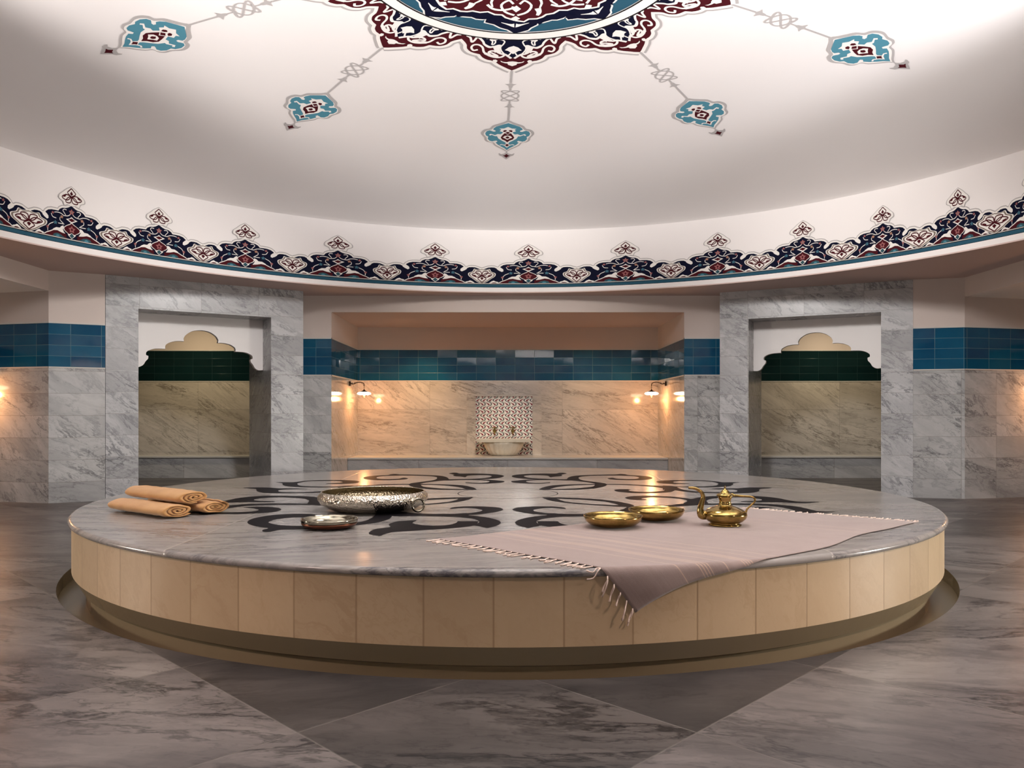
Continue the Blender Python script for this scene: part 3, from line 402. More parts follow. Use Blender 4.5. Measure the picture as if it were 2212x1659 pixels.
LOBE={'out':[(-0.3758,1.133),(-0.3549,1.154),(-0.3368,1.174),(-0.3255,1.19),(-0.3178,1.205),(-0.3137,1.225),(-0.3078,1.247),(-0.2939,1.268),(-0.2756,1.287),(-0.2515,1.298),(-0.2288,1.304),(-0.2169,1.306),(-0.2081,1.312),(-0.1988,1.33),(-0.1876,1.35),(-0.1702,1.366),(-0.1507,1.379),(-0.1314,1.383),(-0.1127,1.389),(-0.0981,1.408),(-0.0832,1.43),(-0.0638,1.452),(-0.0433,1.474),(-0.0234,1.497),(-0.0039,1.52)],
'navy':[(-0.269,1.053),(-0.2643,1.061),(-0.2567,1.072),(-0.2396,1.09),(-0.2226,1.113),(-0.2169,1.134),(-0.2097,1.155),(-0.1888,1.176),(-0.1662,1.19),(-0.1499,1.182),(-0.1355,1.177),(-0.123,1.201),(-0.1109,1.231),(-0.0963,1.252),(-0.0809,1.268),(-0.0646,1.275),(-0.0495,1.28),(-0.0395,1.295),(-0.0307,1.31),(-0.0203,1.319),(-0.0097,1.326)],
'leaf':[(-0.3542,1.073),(-0.3434,1.078),(-0.3327,1.083),(-0.3227,1.092),(-0.3136,1.11),(-0.3054,1.132),(-0.2986,1.145),(-0.2933,1.143),(-0.289,1.133),(-0.2851,1.12),(-0.2822,1.105),(-0.2797,1.089),(-0.2758,1.077),(-0.2701,1.073),(-0.263,1.075),(-0.2545,1.081),(-0.2434,1.092),(-0.231,1.107),(-0.2207,1.122),(-0.2148,1.135),(-0.2108,1.147),(-0.2042,1.158),(-0.1927,1.171),(-0.1789,1.183),(-0.1662,1.19),(-0.1556,1.189),(-0.1457,1.182),(-0.1357,1.175)],
'leaf2':[(-0.1357,1.175),(-0.1272,1.198),(-0.1189,1.222),(-0.1098,1.241),(-0.0989,1.255),(-0.0871,1.265),(-0.0761,1.273),(-0.0674,1.275),(-0.0593,1.275),(-0.0495,1.28),(-0.0369,1.295),(-0.023,1.314),(-0.0094,1.334)],
'fat':[(-0.2124,1.14),(-0.1953,1.153),(-0.1785,1.166),(-0.1638,1.175),(-0.152,1.175),(-0.1419,1.17),(-0.1324,1.164),(-0.1232,1.157),(-0.1146,1.15),(-0.1062,1.145),(-0.0965,1.144),(-0.0871,1.146),(-0.0818,1.152),(-0.0842,1.164),(-0.0907,1.18),(-0.0937,1.199),(-0.0884,1.222),(-0.0801,1.247),(-0.0769,1.263),(-0.083,1.263),(-0.094,1.253),(-0.1054,1.241),(-0.116,1.225),(-0.1271,1.207),(-0.1378,1.195),(-0.1473,1.193),(-0.156,1.197),(-0.1647,1.2)],
'scr':[(-0.0495,1.28),(-0.0566,1.294),(-0.0637,1.308),(-0.0727,1.319),(-0.0851,1.325),(-0.0996,1.328),(-0.1144,1.327),(-0.1297,1.321),(-0.1456,1.313),(-0.1599,1.302),(-0.172,1.291),(-0.1825,1.278),(-0.1916,1.263),(-0.1984,1.242),(-0.2038,1.22),(-0.2108,1.201),(-0.221,1.187),(-0.2328,1.177),(-0.2444,1.172),(-0.2558,1.172),(-0.2667,1.176),(-0.2751,1.183),(-0.2804,1.194),(-0.2832,1.208),(-0.2828,1.222),(-0.278,1.236),(-0.2701,1.249),(-0.2618,1.257),(-0.2536,1.255),(-0.2447,1.248),(-0.2357,1.24)],
'scr2':[(-0.1802,1.281),(-0.1715,1.288),(-0.1628,1.295),(-0.1515,1.3),(-0.1329,1.305),(-0.1117,1.31),(-0.099,1.31),(-0.1014,1.302),(-0.1125,1.29),(-0.1235,1.28),(-0.1322,1.273),(-0.1407,1.268),(-0.1473,1.263),(-0.1507,1.258),(-0.1521,1.254),(-0.1536,1.249)],
'hook':[(-0.1437,1.294),(-0.1501,1.284),(-0.1566,1.275),(-0.1602,1.266),(-0.1594,1.257),(-0.1555,1.249),(-0.1498,1.243),(-0.1418,1.24),(-0.1319,1.238),(-0.1236,1.239),(-0.1183,1.242),(-0.1145,1.248),(-0.1108,1.254)],
'tre':[(-0.2054,1.074),(-0.1953,1.072),(-0.1852,1.071),(-0.1752,1.072),(-0.1654,1.079),(-0.1558,1.087),(-0.147,1.092),(-0.1395,1.088),(-0.1325,1.079),(-0.1246,1.073),(-0.115,1.071),(-0.1045,1.072),(-0.0944,1.074),(-0.0839,1.079),(-0.0738,1.087),(-0.0674,1.096),(-0.0668,1.108),(-0.0697,1.122),(-0.0737,1.136),(-0.079,1.15),(-0.0853,1.163),(-0.0887,1.178),(-0.0881,1.194),(-0.0849,1.211),(-0.0798,1.227),(-0.0723,1.244),(-0.063,1.262),(-0.0541,1.276),(-0.0462,1.286),(-0.0386,1.294),(-0.0315,1.294),(-0.0249,1.285),(-0.0187,1.268),(-0.0124,1.252)],
'tre2':[(-0.1784,1.083),(-0.1695,1.09),(-0.1607,1.098),(-0.1545,1.108),(-0.1531,1.122),(-0.1541,1.137),(-0.1535,1.148),(-0.149,1.15),(-0.1429,1.146),(-0.1379,1.14),(-0.1347,1.13),(-0.1326,1.116),(-0.1329,1.104),(-0.1367,1.095),(-0.1429,1.086),(-0.1492,1.077)],
'flw':[(-0.0166,1.152),(-0.0333,1.173),(-0.0582,1.215),(-0.0351,1.223),(-0.0118,1.268)],
'mid':[(-0.0081,1.374),(-0.0215,1.379),(-0.0354,1.388),(-0.0559,1.385),(-0.0754,1.369),(-0.0679,1.389),(-0.0469,1.402),(-0.0285,1.407),(-0.0257,1.425),(-0.006,1.446)],
'knob':[(-0.1215,1.384),(-0.1194,1.362),(-0.1033,1.356),(-0.0915,1.373),(-0.0959,1.395),(-0.1115,1.403)],
'inn':[(-0.7022,0.992),(-0.6599,0.968),(-0.6022,0.942),(-0.5826,0.914),(-0.5276,0.878),(-0.5169,0.852),(-0.4759,0.854),(-0.3951,0.834),(-0.3516,0.844),(-0.2971,0.837),(-0.2686,0.827),(-0.2673,0.869),(-0.1913,0.882),(-0.1376,0.916),(-0.0778,0.937),(-0.0261,0.975)],
'inm':[(-0.6786,0.848),(-0.6321,0.817),(-0.5917,0.785),(-0.5177,0.787),(-0.4697,0.772),(-0.427,0.747),(-0.3561,0.745),(-0.2886,0.719),(-0.2163,0.742),(-0.1478,0.738),(-0.1077,0.769),(-0.04,0.795)],
'infl':[(-0.0361,0.838),(-0.0585,0.847),(-0.0893,0.846),(-0.1276,0.837),(-0.1735,0.826),(-0.165,0.836),(-0.1247,0.853),(-0.0919,0.87),(-0.0601,0.889),(-0.0311,0.901)],
'ins1':[(-0.5053,0.751),(-0.4959,0.739),(-0.4862,0.726),(-0.4796,0.712),(-0.4782,0.697),(-0.4802,0.681),(-0.4823,0.664)],
'ins2':[(-0.3335,0.642),(-0.3088,0.656),(-0.285,0.671),(-0.2598,0.681),(-0.2308,0.686),(-0.1995,0.687),(-0.1686,0.685),(-0.1359,0.678),(-0.1025,0.668),(-0.077,0.658),(-0.0655,0.65),(-0.0626,0.64),(-0.0597,0.631)]}
MEDAL={'teal':[(-0.007,2.395),(-0.049,2.423),(-0.109,2.459),(-0.134,2.491),(-0.138,2.515),(-0.115,2.533),(-0.117,2.551),(-0.137,2.552),(-0.155,2.538),(-0.172,2.529),(-0.198,2.543),(-0.213,2.582),(-0.205,2.625),(-0.183,2.645),(-0.189,2.686),(-0.172,2.723),(-0.145,2.736),(-0.126,2.727),(-0.104,2.72),(-0.094,2.738),(-0.112,2.758),(-0.091,2.796),(-0.058,2.833),(-0.026,2.864),(0.007,2.903)],
'grey':[(-0.008,2.35),(-0.02,2.361),(-0.031,2.373),(-0.044,2.384),(-0.06,2.395),(-0.077,2.405),(-0.094,2.416),(-0.112,2.426),(-0.129,2.436),(-0.144,2.448),(-0.154,2.465),(-0.162,2.484),(-0.171,2.499),(-0.184,2.505),(-0.2,2.508),(-0.214,2.514),(-0.226,2.525),(-0.236,2.538),(-0.244,2.553),(-0.249,2.568),(-0.251,2.585),(-0.249,2.603),(-0.241,2.623),(-0.23,2.644),(-0.221,2.664),(-0.219,2.682),(-0.219,2.698),(-0.217,2.714),(-0.21,2.728),(-0.2,2.74),(-0.189,2.75),(-0.174,2.756),(-0.157,2.759),(-0.143,2.766),(-0.135,2.78),(-0.13,2.798),(-0.122,2.816),(-0.107,2.833),(-0.09,2.85),(-0.073,2.866),(-0.056,2.881),(-0.04,2.895),(-0.025,2.91),(-0.013,2.926),(-0.002,2.942),(0.009,2.958)],
'crown':[(0.008,2.929),(-0.008,2.955),(-0.02,2.975),(-0.053,2.986),(-0.075,2.967),(-0.079,2.98),(-0.067,3.013),(-0.042,3.028),(-0.021,3.061),(0.011,3.09)],
'dia':[(0.009,2.98),(-0.019,3.007),(-0.037,3.01),(-0.012,3.037),(0.011,3.057)],
'bodc':[(-0.005,2.462),(-0.036,2.49),(-0.08,2.494),(-0.062,2.512),(-0.077,2.54),(-0.043,2.561),(-0.065,2.599),(-0.095,2.594),(-0.12,2.614),(-0.161,2.59),(-0.178,2.61),(-0.165,2.623),(-0.153,2.609),(-0.119,2.633),(-0.101,2.633),(-0.087,2.678),(-0.057,2.712),(-0.02,2.749),(-0.01,2.768),(-0.025,2.797),(-0.051,2.785),(-0.072,2.795),(-0.067,2.808),(-0.05,2.797),(-0.025,2.813),(0.006,2.851)],
'bod':[(-0,2.603),(-0.029,2.574),(-0.051,2.617),(-0.065,2.655),(-0.051,2.692),(-0.021,2.714),(0.004,2.747)],
'bodw':[(-0,2.615),(-0.028,2.623),(-0.046,2.653),(-0.023,2.67),(0.002,2.696)],
'bodm':[(0,2.625),(-0.019,2.644),(-0.013,2.663),(0.001,2.669)],
'eye':[(-0.013,2.52),(-0.031,2.517),(-0.046,2.533),(-0.037,2.555),(-0.017,2.545),(-0.008,2.529)],
'dia2':[(-0.002,2.548),(-0.025,2.568),(-0.001,2.591)],
'dia3':[(0.004,2.774),(-0.022,2.799),(-0.009,2.812),(0.006,2.83)]}
# ================================================================== SETTING
ZF0, ZF1, ZA, ZCL = 1.376, 1.814, 2.139, 2.341      # tile band, alcove ceiling, room ceiling
SX, SY, SR = 0.0, 5.31, 2.60                        # marble slab
CX, CY, CR = .08, 4.816, 4.51                       # dome
ZD = ZC+2.181
_uo = [0.0]
def wall(name, pts, ztop, lower='wall', plaster='plaster', z0=0.0, band=True, parent=None, uo=None, tile='tile'):
    V = []; Fc = []; uv = []; mi = []; mats = [lower, 'trimstone', tile, plaster]
    lev = [(z0, ZF0-.012, 0, 0), (ZF0-.012, ZF0, 1, .006), (ZF0, ZF1, 2, 0), (ZF1, ZF1+.014, 1, .006), (ZF1+.014, ztop, 3, 0)] if band else [(z0, ztop, 3, 0)]
    u = _uo[0] if uo is None else uo
    for (x0, y0), (x1, y1) in zip(pts, pts[1:]):
        L = hypot(x1-x0, y1-y0); nx, ny = -(y1-y0)/L, (x1-x0)/L
        if (nx*(x0-SX)+ny*(y0-SY)) > 0: nx, ny = -nx, -ny
        for a, b_, m_, e in lev:
            i = len(V)
            V += [(x0+nx*e, y0+ny*e, a), (x1+nx*e, y1+ny*e, a), (x1+nx*e, y1+ny*e, b_), (x0+nx*e, y0+ny*e, b_)]
            uv += [(u, a), (u+L, a), (u+L, b_), (u, b_)]
            Fc.append((i, i+1, i+2, i+3)); mi.append(m_)
            if e:
                V += [(x0, y0, a), (x1, y1, a), (x1, y1, b_), (x0, y0, b_)]; uv += [(u, a), (u+L, a), (u+L, b_), (u, b_)]
                Fc += [(i, i+1, i+5, i+4), (i+3, i+2, i+6, i+7)]; mi += [m_, m_]
        u += L
    _uo[0] = u+1.37
    return tag(mesh(name, V, Fc, mats, parent, mi, uv), kind='structure')
PL1, PL2 = (-4.165, 8.10), (-2.406, 9.20)
PR1, PR2 = (4.35, 8.40), (2.52, 9.30)
# back wall: piers beside the alcove, the beam over it, the alcove itself
wb = wall('wall_back', [(-2.62, 9.55), (-2.153, 9.55)], ZCL)
wall('wall_back_pier_right', [(2.153, 9.55), (2.72, 9.55)], ZCL)
wall('wall_back_beam', [(-2.153, 9.55), (2.153, 9.55)], ZCL, z0=ZA, band=False)
wall('wall_alcove_left', [(-2.153, 9.55), (-2.153, 11.22)], ZA, lower='wallbig', uo=3.1)
wall('wall_alcove_right', [(2.153, 11.22), (2.153, 9.55)], ZA, lower='wallbig', uo=5.3)
wall('wall_alcove_back', [(-2.153, 11.22), (2.153, 11.22)], ZA, lower='wallbig', uo=.245-.139*2)
def quad(name, pts, mat, parent=None):
    return tag(mesh(name, pts, [tuple(range(len(pts)))], [mat], parent, uv=[(p[0], p[1]) for p in pts]), kind='structure')
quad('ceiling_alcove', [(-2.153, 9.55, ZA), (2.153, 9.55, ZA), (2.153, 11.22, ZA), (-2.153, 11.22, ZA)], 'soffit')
# side piers, side bays and their beams
wall('wall_left_pier', [(-4.62, 7.87), (-4.168, 8.098)], ZCL)
wall('wall_left_bay_end', [(-6.6, 8.36), (-4.62, 7.87)], ZA, uo=2.0)
wall('wall_left', [(-6.6, 1.6), (-6.6, 8.36)], ZA)
wall('wall_left_beam', [(-4.70, 1.9), (-4.62, 7.87)], ZCL, z0=ZA, band=False)
quad('ceiling_left_bay', [(-4.70, 1.4, ZA), (-4.62, 7.87, ZA), (-6.6, 8.36, ZA), (-6.6, 1.4, ZA)], 'white')
wall('wall_left_front', [(-6.6, 1.6), (-4.70, 1.9), (-3.0, .05), (-2.2, .05), (-2.2, -2.0)], ZCL)
wall('wall_right_pier', [(4.352, 8.402), (4.83, 8.27)], ZCL)
wall('wall_right_bay_end', [(4.83, 8.27), (6.9, 8.75)], ZA, uo=7.2)
wall('wall_right', [(6.9, 1.6), (6.9, 8.75)], ZA)
wall('wall_right_beam', [(4.83, 8.27), (4.92, 1.9)], ZCL, z0=ZA, band=False)
quad('ceiling_right_bay', [(4.92, 1.4, ZA), (4.83, 8.27, ZA), (6.9, 8.75, ZA), (6.9, 1.4, ZA)], 'white')
wall('wall_right_front', [(6.9, 1.6), (4.92, 1.9), (3.0, .05), (2.2, .05), (2.2, -2.0)], ZCL)
wall('wall_front', [(-2.2, -2.0), (2.2, -2.0)], ZCL)
# niche rooms behind the two portals
wall('wall_left_niche', [(-4.71, 8.97), (-6.3, 9.9), (-5.7, 11.35), (-4.92, 11.40), (-3.3, 11.40), (-2.92, 10.06)], 2.6, lower='wallbig', uo=.2, tile='shadetile')
quad('ceiling_left_niche', [(-4.71, 8.965, 2.33), (-2.93, 10.06, 2.33), (-2.8, 11.45, 2.33), (-6.3, 11.45, 2.33), (-6.4, 9.9, 2.33)], 'plaster')
wall('wall_right_niche', [(2.97, 10.21), (3.4, 11.40), (4.93, 11.40), (5.75, 11.30), (6.5, 10.1), (4.81, 9.32)], 2.6, lower='wallbig', uo=4.0, tile='shadetile')
quad('ceiling_right_niche', [(4.81, 9.31, 2.33), (2.97, 10.21, 2.33), (3.0, 11.45, 2.33), (6.4, 11.45, 2.33), (6.6, 9.6, 2.33)], 'plaster')
# floor with the round hole of the drain channel
NS = 192
def ring_to_square(name, cx, cy, r, x0, x1, y0, y1, z, mats, flip=False):
    V = []; Fc = []
    for i in range(NS):
        a = 2*pi*i/NS; c_, s_ = cos(a), sin(a)
        t = min(((x1-cx) if c_ > 0 else (x0-cx))/c_ if abs(c_) > 1e-6 else 1e9, ((y1-cy) if s_ > 0 else (y0-cy))/s_ if abs(s_) > 1e-6 else 1e9)
        V += [(cx+r*c_, cy+r*s_, z), (cx+t*c_, cy+t*s_, z)]
    for i in range(NS):
        j = (i+1) % NS; Fc.append((2*i, 2*i+1, 2*j+1, 2*j) if not flip else (2*i, 2*j, 2*j+1, 2*i+1))
    # square corners
    for sx, sy, q in ((x1, y1, 0), (x0, y1, 1), (x0, y0, 2), (x1, y0, 3)):
        a0 = atan2(sy-cy, sx-cx) % (2*pi); i = int(a0/(2*pi)*NS); j = (i+1) % NS
        V.append((sx, sy, z)); Fc.append((2*i+1, len(V)-1, 2*j+1) if not flip else (2*i+1, 2*j+1, len(V)-1))
    return mesh(name, V, Fc, mats)
GR = 2.656
fl = tag(ring_to_square('floor', SX, SY, GR, -7.2, 7.4, -2.2, 11.6, 0, ['floor']), kind='structure')
ch = lathe('drain_channel', [(GR+.001, 0.0), (GR, -.005), (GR, -.075), (2.40, -.085)], ['foot'], fl, segs=NS, loc=(SX, SY, 0), smooth=False)
cl = tag(ring_to_square('ceiling', CX, CY, CR, -7.2, 7.4, -2.2, 11.6, ZCL, ['soffit'], True), kind='structure')
# drum: rim, painted lines, plaster band
dr = [(0, .012, 'soffit'), (.012, .062, 'white'), (.062, .0665, 'black'), (.0665, .098, 'teal'), (.098, .1045, 'black'), (.1045, .112, 'cream'), (.112, .744, 'white')]
V = []; Fc = []; mi = []; mats = []
for a, b_, m_ in dr:
    if m_ not in mats: mats.append(m_)
    o = len(V)
    for i in range(NS*2):
        t = pi*i/NS; V += [(CX+CR*sin(t), CY+CR*cos(t), ZCL+a), (CX+CR*sin(t), CY+CR*cos(t), ZCL+b_)]
    for i in range(NS*2):
        j = (i+1) % (NS*2); Fc.append((o+2*i, o+2*i+1, o+2*j+1, o+2*j)); mi.append(mats.index(m_))
mesh('drum_band', V, Fc, mats, cl, mi, smooth=True)
RD = CR
def zdome(r): return ZC+2.181+.682*max(1-(max(r, 1e-6)/RD)**1.79, 0)**(1/1.278)
V = [(CX, CY, zdome(0))]; Fc = []; RS = [RD*(1-(1-k/48)**1.6) for k in range(1, 49)]
for r in RS:
    for i in range(160): a = 2*pi*i/160; V.append((CX+r*sin(a), CY+r*cos(a), zdome(r)))
for i in range(160): Fc.append((0, 1+i, 1+(i+1) % 160))
for k in range(47):
    for i in range(160):
        j = (i+1) % 160; a = 1+k*160; Fc.append((a+i, a+160+i, a+160+j, a+j))
mesh('dome_shell', V, Fc, ['white'], cl, smooth=True)
def dome_pt(az, r, lay):
    # facet-accurate height keeps the paint just under the shell
    z = zdome(r)-.004-lay*.0016
    return (CX+r*sin(az), CY+r*cos(az), z)
AZ = [radians(a) for a in (-75.5, -42.4, -1.8, 38.0, 70.8, 106.4, 142.0, 177.6, 213.2, 248.9, 284.5)]
# ---- painted rosette
P = Paint(); N1 = .376
for k_ in ('inn', 'inm', 'infl', 'ins1', 'ins2'): LOBE[k_] = [((x+.026)*1.036, y) for x, y in LOBE[k_]]
for k_ in ('flw', 'mid'): LOBE[k_][0] = (0, LOBE[k_][0][1]); LOBE[k_][-1] = (0, LOBE[k_][-1][1])
def nrm(k, s): return [(x/s, y) for x, y in LOBE[k]]
out = nrm('out', N1); out[0] = (-1, out[0][1]); out[-1] = (0, out[-1][1])
def inset(pts): return pts
P.sym([(-1, .99)]+out, 'maroon', 3)
half = list(out)+[(0.0, out[-1][1])]
def kstroke(P, pts, w, mat, lay, mirror=True, s=1.0, r0=1.3):
    # the angular axis is scaled by s*r0 to metres while the ribbon is laid out
    q = Paint(); q.stroke([(x*s*r0, y) for x, y in pts], w, mat, lay)
    for pp, m_, l_ in q.items:
        pp = [(x/(s*r0), y) for x, y in pp]; P.poly(pp, m_, l_)
        if mirror: P.poly([(-x, y) for x, y in pp], m_, l_)
def sm2(pts, n=3): return [tuple(p)[:2] for p in cr([(x, y, 0) for x, y in pts], n)]
kstroke(P, sm2(out), .105, 'pgrey', 1, s=N1)
kstroke(P, sm2(out), .062, 'cream', 2, s=N1)
P.sym([(-1, 1.075), (-.82, 1.085)]+nrm('navy', N1)[2:], 'navy', 4)
for k, w in (('leaf', .022), ('leaf2', .022), ('scr', .020), ('tre', .014), ('tre2', .014)):
    kstroke(P, sm2(nrm(k, N1), 2), w, 'cream', 5, s=N1)
kstroke(P, sm2(nrm('scr2', N1)), (.03, .012), 'cream', 5, s=N1); kstroke(P, sm2(nrm('hook', N1)), (.012, .026), 'cream', 5, s=N1)
P.mir(nrm('fat', N1), 'cream', 5); P.mir(nrm('knob', N1), 'cream', 6)
P.sym(nrm('flw', N1), 'cream', 6); P.sym(nrm('mid', N1), 'cream', 6)
lobe_d = P.data((.12, .12))
Q = Paint(); N2 = .702
inn = [(x/N2, y) for x, y in LOBE['inn']]; inn[0] = (-1, .985); inn[-1] = (0, .985)
inm = [(x/N2, y) for x, y in LOBE['inm']]; inm[0] = (-1, .80); inm[-1] = (0, .80)
Q.poly([(-1, .02)]+inn+[(0, .02)], 'navy', 4); kstroke(Q, inn, .030, 'cream', 3, False, s=N2, r0=.9)
Q.poly([(-1, .02)]+inm+[(0, .02)], 'maroon', 6); kstroke(Q, inm, .040, 'cream', 5, False, s=N2, r0=.8)
for k, w in (('ins1', (.02, .05)), ('ins2', .022)): kstroke(Q, [(x/N2, y) for x, y in LOBE[k]], w, 'cream', 7, False, s=N2, r0=.7)
for c_ in (0, -1):
    s_ = 1 if c_ == 0 else -1
    f_ = [(c_+s_*x/N2*.8, .895+(y-.895)*.8) for x, y in LOBE['infl']]; Q.poly(f_, 'cream', 6)
    for rr, dd in ((.78, .05), (.66, .07), (.52, .06), (.38, .05)):
        Q.poly([(c_, rr+dd*.6), (c_+s_*-.06/rr*.8, rr), (c_, rr-dd*.6)], 'cream', 7)
    kstroke(Q, sm2([(c_+s_*-.02, .74), (c_+s_*-.16, .70), (c_+s_*-.24, .62), (c_+s_*-.14, .56), (c_+s_*-.05, .60)]), .02, 'cream', 7, False, s=N2, r0=.7)
    kstroke(Q, sm2([(c_+s_*-.04, .50), (c_+s_*-.3, .46), (c_+s_*-.42, .58), (c_+s_*-.36, .66)]), (.035, .012), 'cream', 7, False, s=N2, r0=.6)
for x in (-.3, -.7): Q.poly([(x-.07, .83), (x, .87), (x+.07, .83), (x, .80)], 'navy', 7)
inn_d = Q.data((.12, .12))
R_ = Paint()
for k in range(96):
    a0, a1 = 2*pi*k/96, 2*pi*(k+1)/96
    for r0, r1, m_, l_ in ((.0, .972, 'teal', 2.0), (.972, .984, 'black', 6), (.984, 1.06, 'cream', 6.5), (1.06, 1.075, 'black', 6)):
        n_ = max(1, int((r1-r0)/.2))
        for j in range(n_):
            ra, rb = r0+(r1-r0)*j/n_, r0+(r1-r0)*(j+1)/n_
            R_.poly([(a0, max(ra, .001)), (a1, max(ra, .001)), (a1, rb), (a0, rb)], m_, l_)
ring_d = [([(p[0], p[1]) for p in it[0]], [[0, 1, 2, 3]], it[1], it[2]) for it in R_.items]
datas = [ring_d]; maps = [lambda x, y, l: dome_pt(x, y, l)]
for i in range(10):
    c0 = AZ[i]; cp = AZ[i-1] if i else AZ[9]-2*pi; cn = AZ[i+1]
    def f(x, y, l, c0=c0, cp=cp, cn=cn): return dome_pt(c0+(x*(c0-cp)/2 if x < 0 else x*(cn-c0)/2), y, l)
    def g(x, y, l, c0=c0, cn=cn): return dome_pt(cn+x*(cn-c0), y, l)
    datas += [lobe_d, inn_d]; maps += [f, g]
wrap('painted_rosette', datas, maps, cl)
# ---- painted medallions with their stems
P = Paint(); MD = MEDAL
def moff(pts, d):
    o = []
    for i, p in enumerate(pts):
        a = Vector(pts[max(i-1, 0)]); b_ = Vector(pts[min(i+1, len(pts)-1)]); t = (b_-a).normalized() if (b_-a).length > 1e-6 else Vector((1, 0))
        o.append((min(p[0]-t.y*d, 0) if True else 0, p[1]+t.x*d))
    return o
gy = [(min(x, 0), y) for x, y in MD['grey']]; gy[0] = (0, gy[0][1]); gy[-1] = (0, gy[-1][1])
P.sym(gy, 'pgrey', 1)
mc = Vector((0, 2.70)); P.sym([(x*.90, mc.y+(y-mc.y)*.90) for x, y in gy], 'cream', 2)
def z0(k): l = [(min(x, 0), y) for x, y in MD[k]]; l[0] = (0, l[0][1]); l[-1] = (0, l[-1][1]); return l
P.sym(z0('crown'), 'pgrey', 1.5); P.sym(z0('dia'), 'maroon', 2); P.sym(z0('teal'), 'lteal', 3)
P.sym(z0('bodc'), 'cream', 4); P.sym(z0('bod'), 'maroon', 5); P.sym(z0('bodw'), 'cream', 6); P.sym(z0('bodm'), 'maroon', 7)
P.sym(z0('dia2'), 'maroon', 5); P.sym(z0('dia3'), 'maroon', 5); P.mir(MD['eye'], 'maroon', 5)
gt = gy[0][1]
for r0, r1 in ((1.50, 1.72), (2.13, gt+.04)): P.poly([(-.009, r0), (.009, r0), (.009, r1), (-.009, r1)], 'pgrey', 1)
for r, s_ in ((1.76, -1), (2.10, 1)):
    P.sym([(0, r-s_*.055), (-.014, r-s_*.03), (-.018, r-s_*.005), (-.05, r+s_*.022), (-.02, r+s_*.022), (0, r+s_*.04)], 'pgrey', 1)
kn = [(.085*sin(3*t), 1.925+.12*sin(2*t+pi/2*0+.0)) for t in [2*pi*k/72 for k in range(73)]]
kn = [(.075*sin(3*t+pi/2), 1.93+.085*sin(2*t)) for t in [2*pi*k/80 for k in range(81)]]
P.stroke(kn, .014, 'pgrey', 1)
P.stroke([(0, 1.80), (0, 1.86)], .014, 'pgrey', 1.2); P.stroke([(0, 1.99), (0, 2.06)], .014, 'pgrey', 1.2)
med_d = P.data((.15, .15))
for i in range(10):
    def f(x, y, l, a=AZ[i]):
        az = a+atan2(x, y); return dome_pt(az, hypot(x, y), l)
    o = wrap('painted_medallion', [med_d], [f], cl)
# ---- painted frieze on the drum
P = Paint()
def K(pts): return [((x-1025)/1672, (940-y)/1672) for x, y in pts]
ol = [(115, 672), (180, 652), (240, 630), (300, 625), (360, 628), (410, 650), (455, 640), (480, 608), (530, 578), (600, 563), (680, 560), (745, 560), (775, 528), (830, 503), (900, 496), (950, 482), (990, 463), (1025, 445)]
okk = K(ol)
P.stroke(okk, .050, 'pgrey', 1, mirror=True); P.stroke(okk, .032, 'cream', 2, mirror=True)
P.sym([(-.545, 0)]+[(-.545, okk[0][1])]+okk, 'navy', 3)
P.mir(K([(395, 632), (470, 622), (500, 640), (532, 665), (535, 700), (505, 714), (450, 690), (412, 665)]), 'cream', 4)
P.mir(K([(250, 940), (300, 905), (345, 888), (380, 905), (430, 915), (450, 940)]), 'cream', 4)
P.mir(K([(290, 940), (330, 925), (380, 925), (410, 940)]), 'maroon', 5)
P.mir(K([(600, 870), (640, 835), (700, 808), (770, 806), (810, 775), (850, 762), (866, 790), (840, 822), (868, 862), (800, 858), (720, 842), (650, 850), (600, 880)]), 'cream', 4)
P.mir(K([(545, 892), (600, 868), (650, 852), (720, 846), (790, 858), (880, 872), (925, 890), (905, 915), (930, 940), (640, 940), (600, 915)]), 'maroon', 5)
P.stroke(K([(440, 935), (500, 905), (560, 885), (640, 852), (720, 843), (800, 862), (880, 872)]), .008, 'cream', 6, mirror=True)
P.mir(K([(430, 940), (500, 905), (560, 895), (610, 920), (640, 940)]), 'maroon', 5)
P.mir(K([(620, 940), (650, 905), (720, 888), (790, 900), (840, 925), (900, 940)]), 'dteal', 6)
P.mir(K([(680, 940), (700, 918), (740, 912), (780, 940)]), 'lteal', 7)
P.sym(K([(1025, 695), (985, 720), (940, 738), (880, 765), (850, 795), (855, 825), (900, 850), (940, 865), (950, 890), (1025, 940)]), 'cream', 6)
P.sym(K([(1025, 708), (985, 732), (935, 750), (880, 778), (862, 800), (875, 825), (920, 848), (960, 870), (985, 870), (1025, 850)]), 'maroon', 7)
P.sym(K([(1025, 855), (975, 895), (1025, 930)]), 'dteal', 8)
def flower(cx_, cy_, s_, m_, lay, core=None):
    pts = []
    for k in range(10):
        a = pi/2+2*pi*k/10; r = s_*(1 if k % 2 == 0 else .55); pts.append((cx_+r*cos(a)*1.35, cy_+r*sin(a)))
    P.poly(pts, m_, lay)
    if core: P.poly([(cx_+(x)*s_*.45, cy_+y*s_*.4) for x, y in ((-1, 0), (0, 1), (1, 0), (0, -1))], core, lay+1)
flower(0, .083, .034, 'pink', 8, 'maroon'); flower(0, .238, .028, 'pink', 5, 'umber')
for x, y, s_, m_ in ((625, 605, .014, 'pink'), (815, 640, .017, 'orange'), (680, 740, .020, 'bteal'), (515, 825, .015, 'pink')):
    (u_, v_), = K([(x, y)]); flower(u_, v_, s_, m_, 5); flower(-u_, v_, s_, m_, 5)
P.sym(K([(1025, 612), (980, 640), (905, 658), (960, 680), (1025, 708)]), 'cream', 5); P.sym(K([(1025, 632), (950, 660), (1025, 688)]), 'maroon', 6)
